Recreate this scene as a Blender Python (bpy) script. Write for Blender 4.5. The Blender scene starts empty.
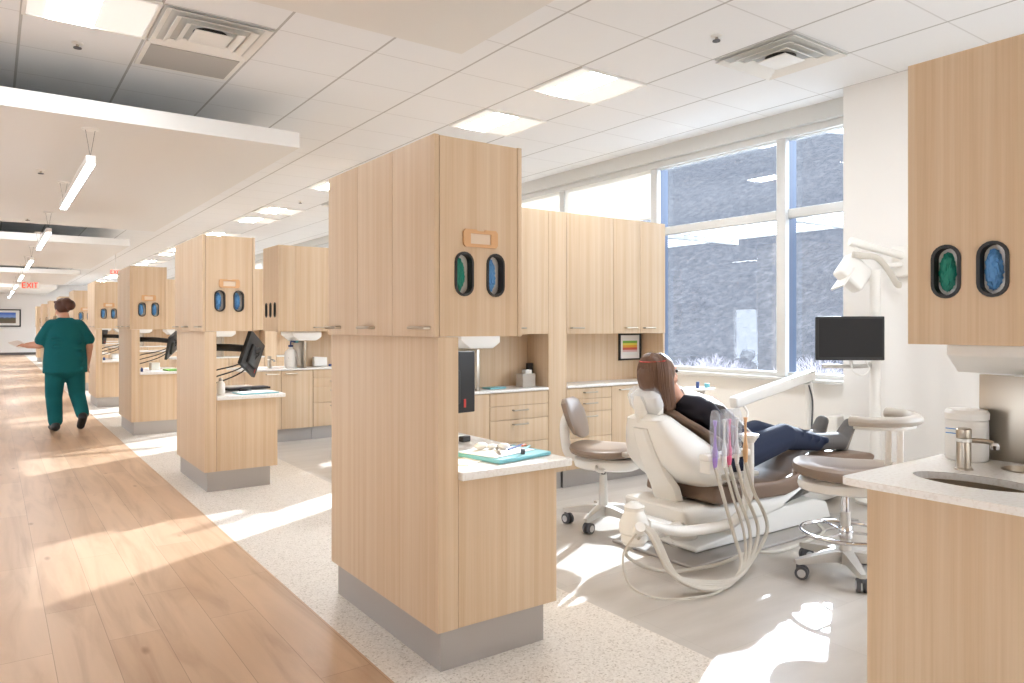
import bpy, bmesh, math, random
from mathutils import Vector, Matrix
random.seed(7)
R = math.radians
# ---------------------------------------------------------------- camera, sky, sun, exposure
scn = bpy.context.scene
COL = scn.collection
cd = bpy.data.cameras.new('camera'); cam = bpy.data.objects.new('camera', cd); COL.objects.link(cam)
cam.location = (0, 0, 1.25); cam.rotation_euler = (R(90), 0, R(-35.5))
cd.sensor_width = 36; cd.lens = 25.65; cd.shift_y = -15.5 / 1024; cd.clip_start = .05; cd.clip_end = 400
scn.camera = cam
w = bpy.data.worlds.new('world'); scn.world = w; w.use_nodes = True
wb = w.node_tree.nodes['Background']; wb.inputs[0].default_value = (.80, .89, 1.0, 1); wb.inputs[1].default_value = 5.0
SUN_AZ = Vector((-.876, -.482, 0)); SUN_EL = R(19.3)
sd = bpy.data.lights.new('sun', 'SUN'); sd.energy = 8.8; sd.angle = R(.6); sd.color = (.89, .95, 1.0)
sun = bpy.data.objects.new('sun', sd); COL.objects.link(sun)
sun.rotation_euler = Vector((SUN_AZ.x * math.cos(SUN_EL), SUN_AZ.y * math.cos(SUN_EL), -math.sin(SUN_EL))).to_track_quat('-Z', 'Y').to_euler()
sun.location = (12, 8, 8)
scn.view_settings.view_transform = 'Standard'; scn.view_settings.look = 'None'
scn.view_settings.gamma = 1; scn.view_settings.use_curve_mapping = False
scn.view_settings.exposure = .88
scn.cycles.max_bounces = 10; scn.cycles.diffuse_bounces = 6; scn.cycles.transparent_max_bounces = 12
scn.cycles.sample_clamp_indirect = 6; scn.cycles.use_denoising = True
scn.cycles.caustics_reflective = False; scn.cycles.caustics_refractive = False

# ---------------------------------------------------------------- materials
def lin(c):
    return tuple((x / 12.92 if x <= .04045 else ((x + .055) / 1.055) ** 2.4) for x in c)
def rgb(r, g, b):
    return lin((r / 255, g / 255, b / 255)) + (1,)
def mat(name, col, rough=.5, metal=0, spec=.5, emit=None, es=0, coat=0):
    m = bpy.data.materials.new(name); m.use_nodes = True
    b = m.node_tree.nodes['Principled BSDF']
    b.inputs['Base Color'].default_value = col; b.inputs['Roughness'].default_value = rough
    b.inputs['Metallic'].default_value = metal; b.inputs['Specular IOR Level'].default_value = spec
    b.inputs['Coat Weight'].default_value = coat
    if emit: b.inputs['Emission Color'].default_value = emit; b.inputs['Emission Strength'].default_value = es
    return m
def N(m, t, **kw):
    n = m.node_tree.nodes.new(t)
    for k, v in kw.items(): setattr(n, k, v)
    return n
def L(m, a, b): m.node_tree.links.new(a, b)
def coords(m, scale, out='Object', swap=False):
    tc = N(m, 'ShaderNodeTexCoord'); mp = N(m, 'ShaderNodeMapping'); mp.inputs['Scale'].default_value = scale
    src = tc.outputs[out]
    if swap:
        s = N(m, 'ShaderNodeSeparateXYZ'); c = N(m, 'ShaderNodeCombineXYZ'); L(m, src, s.inputs[0])
        L(m, s.outputs[1], c.inputs[0]); L(m, s.outputs[0], c.inputs[1]); L(m, s.outputs[2], c.inputs[2]); src = c.outputs[0]
    L(m, src, mp.inputs[0]); return mp.outputs[0]
def ramp(m, fac, stops):
    r = N(m, 'ShaderNodeValToRGB'); e = r.color_ramp.elements
    while len(e) < len(stops): e.new(.5)
    for i, (p, c) in enumerate(stops): e[i].position = p; e[i].color = c
    L(m, fac, r.inputs[0]); return r.outputs[0]
def mix(m, a, b, f, blend='MIX'):
    n = N(m, 'ShaderNodeMix', data_type='RGBA', blend_type=blend)
    if isinstance(f, float): n.inputs[0].default_value = f
    else: L(m, f, n.inputs[0])
    for s, i in ((a, 6), (b, 7)):
        if isinstance(s, tuple): n.inputs[i].default_value = s
        else: L(m, s, n.inputs[i])
    return n.outputs[2]
def base(m): return m.node_tree.nodes['Principled BSDF'].inputs['Base Color']
def bump(m, h, s=.1, d=.01):
    b = N(m, 'ShaderNodeBump'); b.inputs['Strength'].default_value = s; b.inputs['Distance'].default_value = d
    L(m, h, b.inputs['Height']); L(m, b.outputs[0], m.node_tree.nodes['Principled BSDF'].inputs['Normal'])

def wood_mat(name, c1, c2, c3):
    m = mat(name, c1, .5, spec=.3)
    v = coords(m, (38, 38, .55)); n = N(m, 'ShaderNodeTexNoise'); n.inputs['Scale'].default_value = 1; n.inputs['Detail'].default_value = 3
    L(m, v, n.inputs[0])
    v2 = coords(m, (190, 190, 2.5)); n2 = N(m, 'ShaderNodeTexNoise'); n2.inputs['Scale'].default_value = 1; L(m, v2, n2.inputs[0])
    a = ramp(m, n.outputs[0], [(.32, c1), (.5, c2), (.7, c3)])
    b = ramp(m, n2.outputs[0], [(.35, (.93, .92, .91, 1)), (.6, (1, 1, 1, 1))])
    L(m, mix(m, a, b, .6, 'MULTIPLY'), base(m)); return m
WOOD = wood_mat('oak_laminate', rgb(206, 179, 147), rgb(211, 186, 156), rgb(216, 194, 166))

M = {}
M['kick'] = mat('brushed_kick', rgb(176, 171, 167), .42, .55)
M['white'] = mat('white_plastic', rgb(236, 234, 229), .35)
M['cream'] = mat('cream_plastic', rgb(238, 236, 231), .35, coat=.2)
M['solid'] = mat('solid_surface', rgb(240, 238, 234), .25)
v = coords(M['solid'], (90, 90, 90)); nn = N(M['solid'], 'ShaderNodeTexNoise'); nn.inputs['Scale'].default_value = 1; L(M['solid'], v, nn.inputs[0])
L(M['solid'], ramp(M['solid'], nn.outputs[0], [(.35, rgb(231, 227, 221)), (.5, rgb(239, 237, 233))]), base(M['solid']))
M["wall"] = mat("white_paint", rgb(236, 234, 231), .7, spec=.2)
M['soffit'] = mat('soffit_paint', rgb(228, 226, 222), .75, spec=.2)
M['black'] = mat('black_plastic', rgb(34, 33, 33), .45)
M['screen'] = mat('dark_screen', rgb(34, 32, 32), .5, spec=.25)
M['taupe'] = mat('taupe_vinyl', rgb(136, 118, 103), .3)
M['brown'] = mat('brown_vinyl', rgb(118, 96, 80), .4)
M['greyvinyl'] = mat('grey_vinyl', rgb(178, 170, 160), .35)
M['chrome'] = mat('chrome', rgb(225, 225, 228), .12, 1)
M['nickel'] = mat('brushed_nickel', rgb(186, 176, 162), .3, 1)
M['steel'] = mat('brushed_steel', rgb(180, 170, 156), .32, 1)
M['alu'] = mat('cast_aluminium', rgb(214, 210, 204), .35, .3)
M['rubber'] = mat('grey_rubber', rgb(84, 84, 88), .6)
M['sinksteel'] = mat('dark_brushed_steel', rgb(150, 136, 118), .34, 1)
M['hub'] = mat('light_hub', rgb(200, 200, 202), .4)
M['hose'] = mat('grey_hose', rgb(205, 199, 188), .45)
M['frame'] = mat('window_frame_paint', rgb(210, 210, 208), .4)
M['frameblue'] = mat('anodised_mullion', rgb(92, 102, 122), .35, .2)
M['pocket'] = mat('shade_pocket_grey', rgb(206, 206, 203), .5)
M['grille'] = mat('grille_grey', rgb(176, 173, 168), .6)
M['dark'] = mat('recess_shadow', rgb(48, 46, 44), .8)  # near-black put in for the shade inside slots and openings
M['green'] = mat('green_nitrile', rgb(28, 136, 116), .5)
M['blue'] = mat('blue_nitrile', rgb(96, 156, 214), .5)
M['paper'] = mat('paper', rgb(240, 238, 234), .8)
M['tan'] = mat('tan_plastic', rgb(214, 168, 122), .4)
M['scrub'] = mat('teal_scrub_cotton', rgb(26, 100, 106), .85, spec=.15)
M['skin'] = mat('skin', rgb(206, 156, 132), .55)
M['hair'] = mat('brown_hair', rgb(84, 50, 36), .5)
M['hair2'] = mat('auburn_hair', rgb(104, 75, 57), .45)
M['denim'] = mat('dark_denim', rgb(44, 50, 68), .85, spec=.15)
M['shirt'] = mat('black_jersey', rgb(44, 43, 50), .9, spec=.1)
M['boot'] = mat('grey_suede', rgb(92, 88, 86), .8)
M['sole'] = mat('grey_sole', rgb(150, 142, 132), .7)
M['teal'] = mat('teal_tray', rgb(120, 186, 196), .4)
M['purple'] = mat('violet_plastic', rgb(160, 130, 205), .4)
M['pink'] = mat('pink_plastic', rgb(232, 110, 150), .4)
M['red'] = mat('red_plastic', rgb(200, 56, 48), .45)
M['yellow'] = mat('yellow_plastic', rgb(232, 190, 60), .5)
M['lime'] = mat('lime_plastic', rgb(120, 180, 80), .5)
M['navy'] = mat('navy_plastic', rgb(40, 70, 130), .4)
M['orange'] = mat('orange_print', rgb(214, 120, 84), .6)
M['glow'] = mat('lamp_diffuser', (1, 1, 1, 1), .5, emit=(.92, .96, 1, 1), es=36)
M['glow2'] = mat('lamp_reflector', rgb(214, 206, 196), .5, emit=(1, .97, .93, 1), es=.3)
M['linear'] = mat('linear_diffuser', (1, 1, 1, 1), .5, emit=(.88, .94, 1, 1), es=12)
M['exit'] = mat('exit_red', rgb(214, 84, 66), .5, emit=rgb(232, 84, 66), es=.5)
M['card'] = mat('clear_card_window', rgb(226, 208, 186), .3)
M['base'] = mat('dark_baseboard', rgb(96, 92, 90), .6)
# shade cloth
m = mat('shade_cloth', rgb(240, 238, 232), .9); M['shade'] = m
tr = N(m, 'ShaderNodeBsdfTranslucent'); tr.inputs[0].default_value = (.9, .88, .84, 1); mx = N(m, 'ShaderNodeMixShader'); mx.inputs[0].default_value = .35
o = m.node_tree.nodes['Material Output']; L(m, m.node_tree.nodes['Principled BSDF'].outputs[0], mx.inputs[1]); L(m, tr.outputs[0], mx.inputs[2]); L(m, mx.outputs[0], o.inputs[0])
def glass_mat(name, tint, refl=1.0, haze=0, ior=1.45):
    m = bpy.data.materials.new(name); m.use_nodes = True; nt = m.node_tree; nt.nodes.clear()
    out = N(m, 'ShaderNodeOutputMaterial'); t = N(m, 'ShaderNodeBsdfTransparent'); t.inputs[0].default_value = tint
    g = N(m, 'ShaderNodeBsdfGlossy'); g.inputs['Roughness'].default_value = .02
    f = N(m, 'ShaderNodeFresnel'); ge = N(m, 'ShaderNodeNewGeometry'); mr = N(m, 'ShaderNodeMapRange'); mr.inputs[3].default_value = ior; mr.inputs[4].default_value = 1 / ior; L(m, ge.outputs['Backfacing'], mr.inputs[0]); L(m, mr.outputs[0], f.inputs[0]); x = N(m, 'ShaderNodeMixShader')
    L(m, f.outputs[0], x.inputs[0]); L(m, t.outputs[0], x.inputs[1]); L(m, g.outputs[0], x.inputs[2])
    if haze:
        d = N(m, 'ShaderNodeBsdfDiffuse'); d.inputs[0].default_value = (.9, .92, .95, 1); y = N(m, 'ShaderNodeMixShader'); y.inputs[0].default_value = haze
        L(m, x.outputs[0], y.inputs[1]); L(m, d.outputs[0], y.inputs[2]); x = y
    L(m, x.outputs[0], out.inputs[0]); return m
M['glass'] = glass_mat('window_glass', (.96, .98, 1, 1))
M['film'] = glass_mat('clear_film', (.93, .95, .98, 1), haze=.2, ior=1.12)
# corridor planks
m = mat('oak_plank_floor', (1, 1, 1, 1), .36, spec=.4); M['planks'] = m
v = coords(m, (1, 1, 1), swap=True); br = N(m, 'ShaderNodeTexBrick'); L(m, v, br.inputs[0])
br.offset = .37; br.inputs['Scale'].default_value = 1; br.inputs['Brick Width'].default_value = 1.25; br.inputs['Row Height'].default_value = .19
br.inputs['Mortar Size'].default_value = .0012; br.inputs['Mortar Smooth'].default_value = .1; br.inputs['Bias'].default_value = 0
br.inputs['Color1'].default_value = rgb(205, 174, 145); br.inputs['Color2'].default_value = rgb(189, 155, 125); br.inputs['Mortar'].default_value = rgb(158, 128, 102)
v2 = coords(m, (9, .9, 1)); n1 = N(m, 'ShaderNodeTexNoise'); n1.inputs['Scale'].default_value = 1; n1.inputs['Detail'].default_value = 6; n1.inputs['Distortion'].default_value = 1.2; L(m, v2, n1.inputs[0])
c = mix(m, br.outputs[0], ramp(m, n1.outputs[0], [(.3, (.78, .73, .68, 1)), (.52, (1, 1, 1, 1)), (.75, (1.1, 1.1, 1.1, 1))]), .9, 'MULTIPLY')
v3 = coords(m, (5.5, 2.0, 1)); vo = N(m, 'ShaderNodeTexVoronoi'); vo.inputs['Scale'].default_value = 1; L(m, v3, vo.inputs[0])
c = mix(m, c, ramp(m, vo.outputs[0], [(0, (.42, .34, .28, 1)), (.045, (.66, .59, .52, 1)), (.1, (1, 1, 1, 1))]), .85, 'MULTIPLY')
L(m, c, base(m)); bump(m, n1.outputs[0], .05, .002)
# terrazzo
m = mat('speckled_terrazzo', (1, 1, 1, 1), .38); M['terrazzo'] = m
v = coords(m, (150, 150, 150)); vo = N(m, 'ShaderNodeTexVoronoi'); vo.inputs['Scale'].default_value = 1; L(m, v, vo.inputs[0])
v2 = coords(m, (90, 90, 90)); vn = N(m, 'ShaderNodeTexNoise'); vn.inputs['Scale'].default_value = 1; vn.inputs['Detail'].default_value = 4; L(m, v2, vn.inputs[0])
s = N(m, 'ShaderNodeSeparateColor'); L(m, vo.outputs['Color'], s.inputs[0])
c = ramp(m, s.outputs[0], [(0, rgb(182, 170, 156)), (.12, rgb(208, 199, 188)), (.3, rgb(218, 210, 200)), (.8, rgb(228, 221, 212))])
c = mix(m, c, ramp(m, vn.outputs[0], [(.3, (.88, .86, .83, 1)), (.5, (1, 1, 1, 1))]), .8, 'MULTIPLY'); L(m, c, base(m))
# grey plank tile in the bays
m = mat('grey_plank_tile', (1, 1, 1, 1), .3, spec=.45); M['greytile'] = m
v = coords(m, (1, 1, 1)); br = N(m, 'ShaderNodeTexBrick'); L(m, v, br.inputs[0]); br.offset = .5; br.inputs['Scale'].default_value = 1
br.inputs['Brick Width'].default_value = .9; br.inputs['Row Height'].default_value = .45; br.inputs['Mortar Size'].default_value = .001
br.inputs['Color1'].default_value = rgb(200, 193, 185); br.inputs['Color2'].default_value = rgb(190, 182, 173); br.inputs['Mortar'].default_value = rgb(174, 166, 158)
v2 = coords(m, (1.5, 6, 1)); n1 = N(m, 'ShaderNodeTexNoise'); n1.inputs['Scale'].default_value = 1.4; n1.inputs['Detail'].default_value = 8; L(m, v2, n1.inputs[0])
L(m, mix(m, br.outputs[0], ramp(m, n1.outputs[0], [(.3, (.84, .83, .82, 1)), (.6, (1, 1, 1, 1))]), .7, 'MULTIPLY'), base(m))
# ceiling tiles: gap shadows between lay-in tiles painted as darker lines
m = mat('acoustic_tile', (1, 1, 1, 1), .85, spec=.1); M['tile'] = m
tc = N(m, 'ShaderNodeTexCoord'); sp = N(m, 'ShaderNodeSeparateXYZ'); L(m, tc.outputs['Object'], sp.inputs[0])
def mth(op, a, b=None):
    n = N(m, 'ShaderNodeMath', operation=op)
    for i, x in enumerate((a, b)):
        if x is None: continue
        if isinstance(x, (int, float)): n.inputs[i].default_value = x
        else: L(m, x, n.inputs[i])
    return n.outputs[0]
def grid(out, off, step, hw):
    f = mth('PINGPONG', mth('SUBTRACT', out, off), step / 2)
    return mth('LESS_THAN', f, hw)
gx = grid(sp.outputs[0], .14, .645, .008); gy = grid(sp.outputs[1], .21, .61, .005)
c = mix(m, rgb(236, 237, 238), rgb(216, 216, 216), gy); c = mix(m, c, rgb(188, 187, 185), gx); L(m, c, base(m))
n1 = N(m, 'ShaderNodeTexNoise'); n1.inputs['Scale'].default_value = 160; L(m, tc.outputs['Object'], n1.inputs[0]); bump(m, n1.outputs[0], .08, .002)
# hillside
m = mat('frosted_rock', (1, 1, 1, 1), .95, spec=.05); M['hill'] = m
v = coords(m, (4.5, 3.5, 4.5)); n1 = N(m, 'ShaderNodeTexNoise'); n1.inputs['Scale'].default_value = 1; n1.inputs['Detail'].default_value = 12; n1.inputs['Roughness'].default_value = .75; L(m, v, n1.inputs[0])
v = coords(m, (.03, .04, .5)); n2 = N(m, 'ShaderNodeTexNoise'); n2.inputs['Scale'].default_value = 1; n2.inputs['Detail'].default_value = 5; n2.inputs['Distortion'].default_value = .6; L(m, v, n2.inputs[0])
c = ramp(m, n1.outputs[0], [(.3, rgb(48, 49, 53)), (.5, rgb(66, 66, 69)), (.74, rgb(94, 92, 92))])
c = mix(m, c, ramp(m, n2.outputs[0], [(.35, (.8, .82, .86, 1)), (.5, (1, 1, 1, 1)), (.62, (1.1, 1.1, 1.1, 1))]), .8, 'MULTIPLY'); L(m, c, base(m))
M['frosttwig'] = mat('frosted_twigs', rgb(176, 170, 176), .9)
M['earth'] = mat('pale_gravel', rgb(170, 168, 168), .95)
# framed picture / chart
def bands(name, stops):
    m = mat(name, (1, 1, 1, 1), .4); tc = N(m, 'ShaderNodeTexCoord'); sp = N(m, 'ShaderNodeSeparateXYZ'); L(m, tc.outputs['Generated'], sp.inputs[0])
    r = N(m, 'ShaderNodeValToRGB'); r.color_ramp.interpolation = 'CONSTANT'; e = r.color_ramp.elements
    while len(e) < len(stops): e.new(.5)
    for i, (p, c) in enumerate(stops): e[i].position = p; e[i].color = c
    L(m, sp.outputs[2], r.inputs[0]); L(m, r.outputs[0], base(m)); return m
M['chart'] = bands('printed_chart', [(0, rgb(236, 236, 236)), (.18, rgb(224, 190, 190)), (.3, rgb(206, 96, 84)), (.44, rgb(230, 170, 70)), (.58, rgb(226, 214, 90)), (.7, rgb(120, 180, 80)), (.84, rgb(236, 236, 236))])
m = mat('landscape_print', (1, 1, 1, 1), .4); M['landscape'] = m
tc = N(m, 'ShaderNodeTexCoord'); n1 = N(m, 'ShaderNodeTexNoise'); n1.inputs['Scale'].default_value = 6; L(m, tc.outputs['Generated'], n1.inputs[0])
sp = N(m, 'ShaderNodeSeparateXYZ'); L(m, tc.outputs['Generated'], sp.inputs[0])
a = N(m, 'ShaderNodeMath', operation='MULTIPLY_ADD'); L(m, n1.outputs[0], a.inputs[0]); a.inputs[1].default_value = .25; L(m, sp.outputs[2], a.inputs[2])
L(m, ramp(m, a.outputs[0], [(.2, rgb(100, 84, 70)), (.5, rgb(90, 86, 60)), (.62, rgb(70, 80, 100)), (.7, rgb(130, 160, 215)), (1, rgb(70, 110, 190))]), base(m))

# ---------------------------------------------------------------- geometry helpers
def cr(pts, n=6):
    pts = [Vector(p) for p in pts]
    if len(pts) < 3: return pts
    P = [pts[0] * 2 - pts[1]] + pts + [pts[-1] * 2 - pts[-2]]; out = []
    for i in range(1, len(P) - 2):
        for k in range(n):
            t = k / n; a, b, c, d = P[i - 1], P[i], P[i + 1], P[i + 2]
            out.append(.5 * ((2 * b) + (c - a) * t + (2 * a - 5 * b + 4 * c - d) * t * t + (3 * b - a - 3 * c + d) * t ** 3))
    out.append(pts[-1]); return out
class MB:
    def __init__(s): s.bm = bmesh.new()
    def box(s, x0, x1, y0, y1, z0, z1, bev=0):
        b = bmesh.new() if bev else s.bm
        r = bmesh.ops.create_cube(b, size=1)
        for v in r['verts']: v.co = Vector(((x0 + x1) / 2 + v.co.x * (x1 - x0), (y0 + y1) / 2 + v.co.y * (y1 - y0), (z0 + z1) / 2 + v.co.z * (z1 - z0)))
        if bev:
            bmesh.ops.bevel(b, geom=b.edges[:], offset=bev, segments=3, affect='EDGES', profile=.5); s.add(b)
        return s
    def add(s, b, mtx=None):
        me = bpy.data.meshes.new('t'); b.to_mesh(me); b.free()
        if mtx: me.transform(mtx)
        s.bm.from_mesh(me); bpy.data.meshes.remove(me); return s
    def obox(s, c, size, rot=(0, 0, 0), bev=0):
        b = bmesh.new(); bmesh.ops.create_cube(b, size=1)
        for v in b.verts: v.co = Vector((v.co.x * size[0], v.co.y * size[1], v.co.z * size[2]))
        if bev: bmesh.ops.bevel(b, geom=b.edges[:], offset=bev, segments=3, affect='EDGES', profile=.5)
        from mathutils import Euler
        return s.add(b, Matrix.Translation(c) @ Euler(rot).to_matrix().to_4x4())
    def ring(s, fr, pts):
        return [s.bm.verts.new(p) for p in pts]
    def skin(s, rings, cap=True, closed=False):
        vs = [[s.bm.verts.new(p) for p in r] for r in rings]; n = len(vs[0])
        for a, b in list(zip(vs, vs[1:])) + ([(vs[-1], vs[0])] if closed else []):
            for i in range(n): s.bm.faces.new((a[i], a[(i + 1) % n], b[(i + 1) % n], b[i]))
        if cap and not closed:
            s.bm.faces.new(vs[0][::-1]); s.bm.faces.new(vs[-1])
        return s
    def tube(s, pts, r, seg=10, smooth=6, closed=False, flat=None):
        p = cr(pts, smooth) if smooth and len(pts) > 2 else [Vector(q) for q in pts]
        if closed: p = [Vector(q) for q in pts]
        n = len(p); rs = [r] * n if isinstance(r, (int, float)) else [r[0] + (r[1] - r[0]) * i / (n - 1) for i in range(n)]
        rings = []; prev = None
        for i in range(n):
            if closed: t = (p[(i + 1) % n] - p[i - 1]).normalized()
            else: t = (p[min(i + 1, n - 1)] - p[max(i - 1, 0)]).normalized()
            if prev is None: u = t.orthogonal().normalized() if abs(t.z) > .95 else t.cross(Vector((0, 0, 1))).normalized()
            else: u = (prev - t * prev.dot(t)).normalized()
            prev = u; v = t.cross(u); f = flat or 1
            rings.append([p[i] + u * math.cos(a) * rs[i] + v * math.sin(a) * rs[i] * f for a in [2 * math.pi * k / seg for k in range(seg)]])
        return s.skin(rings, closed=closed)
    def cyl(s, a, b, r0, r1=None, seg=20):
        return s.tube([a, b], (r0, r0 if r1 is None else r1), seg, 0)
    def lathe(s, prof, c=(0, 0, 0), sx=1, sy=1, seg=32, cap=True):
        return s.skin([[Vector((c[0] + r * sx * math.cos(a), c[1] + r * sy * math.sin(a), c[2] + z)) for a in [2 * math.pi * k / seg for k in range(seg)]] for r, z in prof], cap)
    def ball(s, c, r, seg=16, rot=None):
        b = bmesh.new(); bmesh.ops.create_uvsphere(b, u_segments=seg, v_segments=seg // 2 + 2, radius=1)
        rr = (r, r, r) if isinstance(r, (int, float)) else r
        from mathutils import Euler
        return s.add(b, Matrix.Translation(c) @ (Euler(rot).to_matrix().to_4x4() if rot else Matrix()) @ Matrix.Diagonal((*rr, 1)))
    def cap(s, a, b, r0, r1):
        s.cyl(a, b, r0, r1, 14); s.ball(a, r0, 14); s.ball(b, r1, 14); return s
    def panel(s, o, U, V, wd, ht, th, holes=(), outline=None):
        """slab spanned by U,V from o, thickness th along U x V, with holes given as loops of (u,v)"""
        o, U, V = Vector(o), Vector(U), Vector(V); W = U.cross(V); b = bmesh.new()
        loops = [outline or [(0, 0), (wd, 0), (wd, ht), (0, ht)]] + list(holes); es = []
        for lp in loops:
            vs = [b.verts.new(o + U * p[0] + V * p[1]) for p in lp]
            es += [b.edges.new((vs[i], vs[(i + 1) % len(vs)])) for i in range(len(vs))]
        bmesh.ops.triangle_fill(b, edges=es, use_beauty=True, use_dissolve=False, normal=W)
        r = bmesh.ops.extrude_face_region(b, geom=b.faces[:]); 
        bmesh.ops.translate(b, vec=W * th, verts=[e for e in r['geom'] if isinstance(e, bmesh.types.BMVert)])
        bmesh.ops.recalc_face_normals(b, faces=b.faces[:]); return s.add(b)
    def prism(s, pts, axis, a0, a1, bev=0):
        """outline pts (2D) extruded along axis from a0 to a1"""
        def mk(p, a): return {'x': (a, p[0], p[1]), 'y': (p[0], a, p[1]), 'z': (p[0], p[1], a)}[axis]
        b = bmesh.new(); A = [b.verts.new(mk(p, a0)) for p in pts]; B = [b.verts.new(mk(p, a1)) for p in pts]; n = len(pts)
        b.faces.new(A); b.faces.new(B[::-1])
        for i in range(n): b.faces.new((A[i], B[i], B[(i + 1) % n], A[(i + 1) % n]))
        bmesh.ops.recalc_face_normals(b, faces=b.faces[:])
        if bev: bmesh.ops.bevel(b, geom=b.edges[:], offset=bev, segments=3, affect='EDGES', profile=.5)
        return s.add(b)
    def build(s, name, m, parent=None, origin=None, smooth=True, recalc=True):
        bm = s.bm
        if recalc: bmesh.ops.recalc_face_normals(bm, faces=bm.faces[:])
        co = [v.co for v in bm.verts]
        lo = Vector([min(c[i] for c in co) for i in range(3)]); hi = Vector([max(c[i] for c in co) for i in range(3)])
        og = Vector(origin) if origin is not None else Vector(((lo.x + hi.x) / 2, (lo.y + hi.y) / 2, lo.z))
        bmesh.ops.translate(bm, vec=-og, verts=bm.verts[:])
        if smooth:
            for f in bm.faces: f.smooth = True
            for e in bm.edges:
                if len(e.link_faces) == 2 and e.calc_face_angle(0) > R(32): e.smooth = False
        me = bpy.data.meshes.new(name); bm.to_mesh(me); bm.free()
        me.materials.append(M[m] if isinstance(m, str) else m)
        ob = bpy.data.objects.new(name, me); COL.objects.link(ob)
        ob.location = og - wloc(parent) if parent else og
        if parent: ob.parent = parent
        return ob
def wloc(o):
    p = Vector()
    while o: p = p + o.location; o = o.parent
    return p
def tag(o, label, cat, group=None, kind=None):
    o['label'] = label; o['category'] = cat
    if group: o['group'] = group
    if kind: o['kind'] = kind
    return o
def thing(name, label, cat, loc, group=None):
    o = bpy.data.objects.new(name, None); COL.objects.link(o); o.location = loc; o.empty_display_size = .1
    return tag(o, label, cat, group)
def struct(name, mb, m, **k):
    o = mb.build(name, m, **k); o['kind'] = 'structure'; return o
def dup(o, dl=(0, 0, 0), label=None, group=None, parent=None):
    c = o.copy(); COL.objects.link(c)
    if parent: c.parent = parent
    else: c.location = o.location + Vector(dl)
    if label: c['label'] = label
    if group: c['group'] = group
    for ch in o.children: dup(ch, parent=c)
    return c
def rotz(o, a): o.rotation_euler.z = a
def pill(cx, cz, w_, h_, n=10):
    r = w_ / 2; k = h_ / 2 - r
    return [(cx + r * math.cos(a), cz + k + r * math.sin(a)) for a in [math.pi * i / n for i in range(n + 1)]] + \
           [(cx + r * math.cos(a), cz - k + r * math.sin(a)) for a in [math.pi + math.pi * i / n for i in range(n + 1)]]
def blob(name, mb, m, parent, voxel=.012, sm=6, origin=None):
    o = mb.build(name, m, None, smooth=False)
    md = o.modifiers.new('r', 'REMESH'); md.mode = 'VOXEL'; md.voxel_size = voxel; md.use_smooth_shade = True
    s = o.modifiers.new('s', 'SMOOTH'); s.factor = .5; s.iterations = sm
    dg = bpy.context.evaluated_depsgraph_get(); me = bpy.data.meshes.new_from_object(o.evaluated_get(dg))
    o.modifiers.clear(); old = o.data; o.data = me; bpy.data.meshes.remove(old); me.name = name
    for p in me.polygons: p.use_smooth = True
    if parent: o.location = o.location - wloc(parent); o.parent = parent
    return o
# ---------------------------------------------------------------- the setting
YB, YF = -3.5, 38.0
struct('floor', MB().box(-2.4, 1.15, YB, YF, -.05, 0), 'planks', origin=(0, 0, 0), smooth=False)
struct('floor', MB().box(1.15, 2.2, YB, YF, -.05, 0), 'terrazzo', origin=(0, 0, 0), smooth=False)
struct('floor', MB().box(2.2, 5.75, YB, YF, -.05, 0), 'greytile', origin=(0, 0, 0), smooth=False)
struct('ceiling', MB().box(-2.4, 5.75, YB, YF, 3.07, 3.15), 'tile', origin=(0, 0, 0), smooth=False)
for a, b in ((YB, 3.21), (5.64, 11.9), (14.3, 20.6), (23, 29.3), (31.7, YF)):
    struct('ceiling', MB().box(-2.4, 1.97, a, b, 2.65, 2.77), 'soffit', smooth=False)
struct('wall_left', MB().panel((-2.4, YB, 0), (0, 1, 0), (0, 0, 1), YF - YB, 3.15, -.1, [[(y - YB, .15), (y + .7 - YB, .15), (y + .7 - YB, 1.62), (y - YB, 1.62)] for y in [9.9 + 3.5 * k for k in range(-3, 8)]]), 'wall', smooth=False)
struct('wall_far', MB().box(-2.4, 5.75, YF, YF + .1, 0, 3.15), 'wall', smooth=False)
struct('baseboard_far', MB().box(-2.4, 5.6, YF - .015, YF, 0, .11), 'base', smooth=False)
struct('wall_right', MB().box(5.3, 5.75, 1.2, 3.07, 0, 3.07).box(5.3, 5.75, YB, 1.2, 0, .8).box(5.3, 5.75, YB, 1.2, 2.9, 3.07).box(5.3, 5.75, YB, -3, .8, 2.9), 'wall', smooth=False)
struct('wall_back', MB().box(-2.5, 5.75, YB - .1, YB, 0, 3.15), 'wall', smooth=False)
struct('wall_right', MB().box(5.6, 5.75, 3.07, YF, 0, .78), 'wall', smooth=False)
struct('trim_1', MB().box(5.5, 5.66, 3.07, YF, .78, .81, .004), 'frame')
struct('trim_2', MB().box(5.5, 5.75, 3.07, YF, 2.93, 3.07), 'pocket', smooth=False)
struct('trim_3', MB().box(5.56, 5.62, 3.07, YF, 2.87, 2.93, .004), 'frame')
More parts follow.
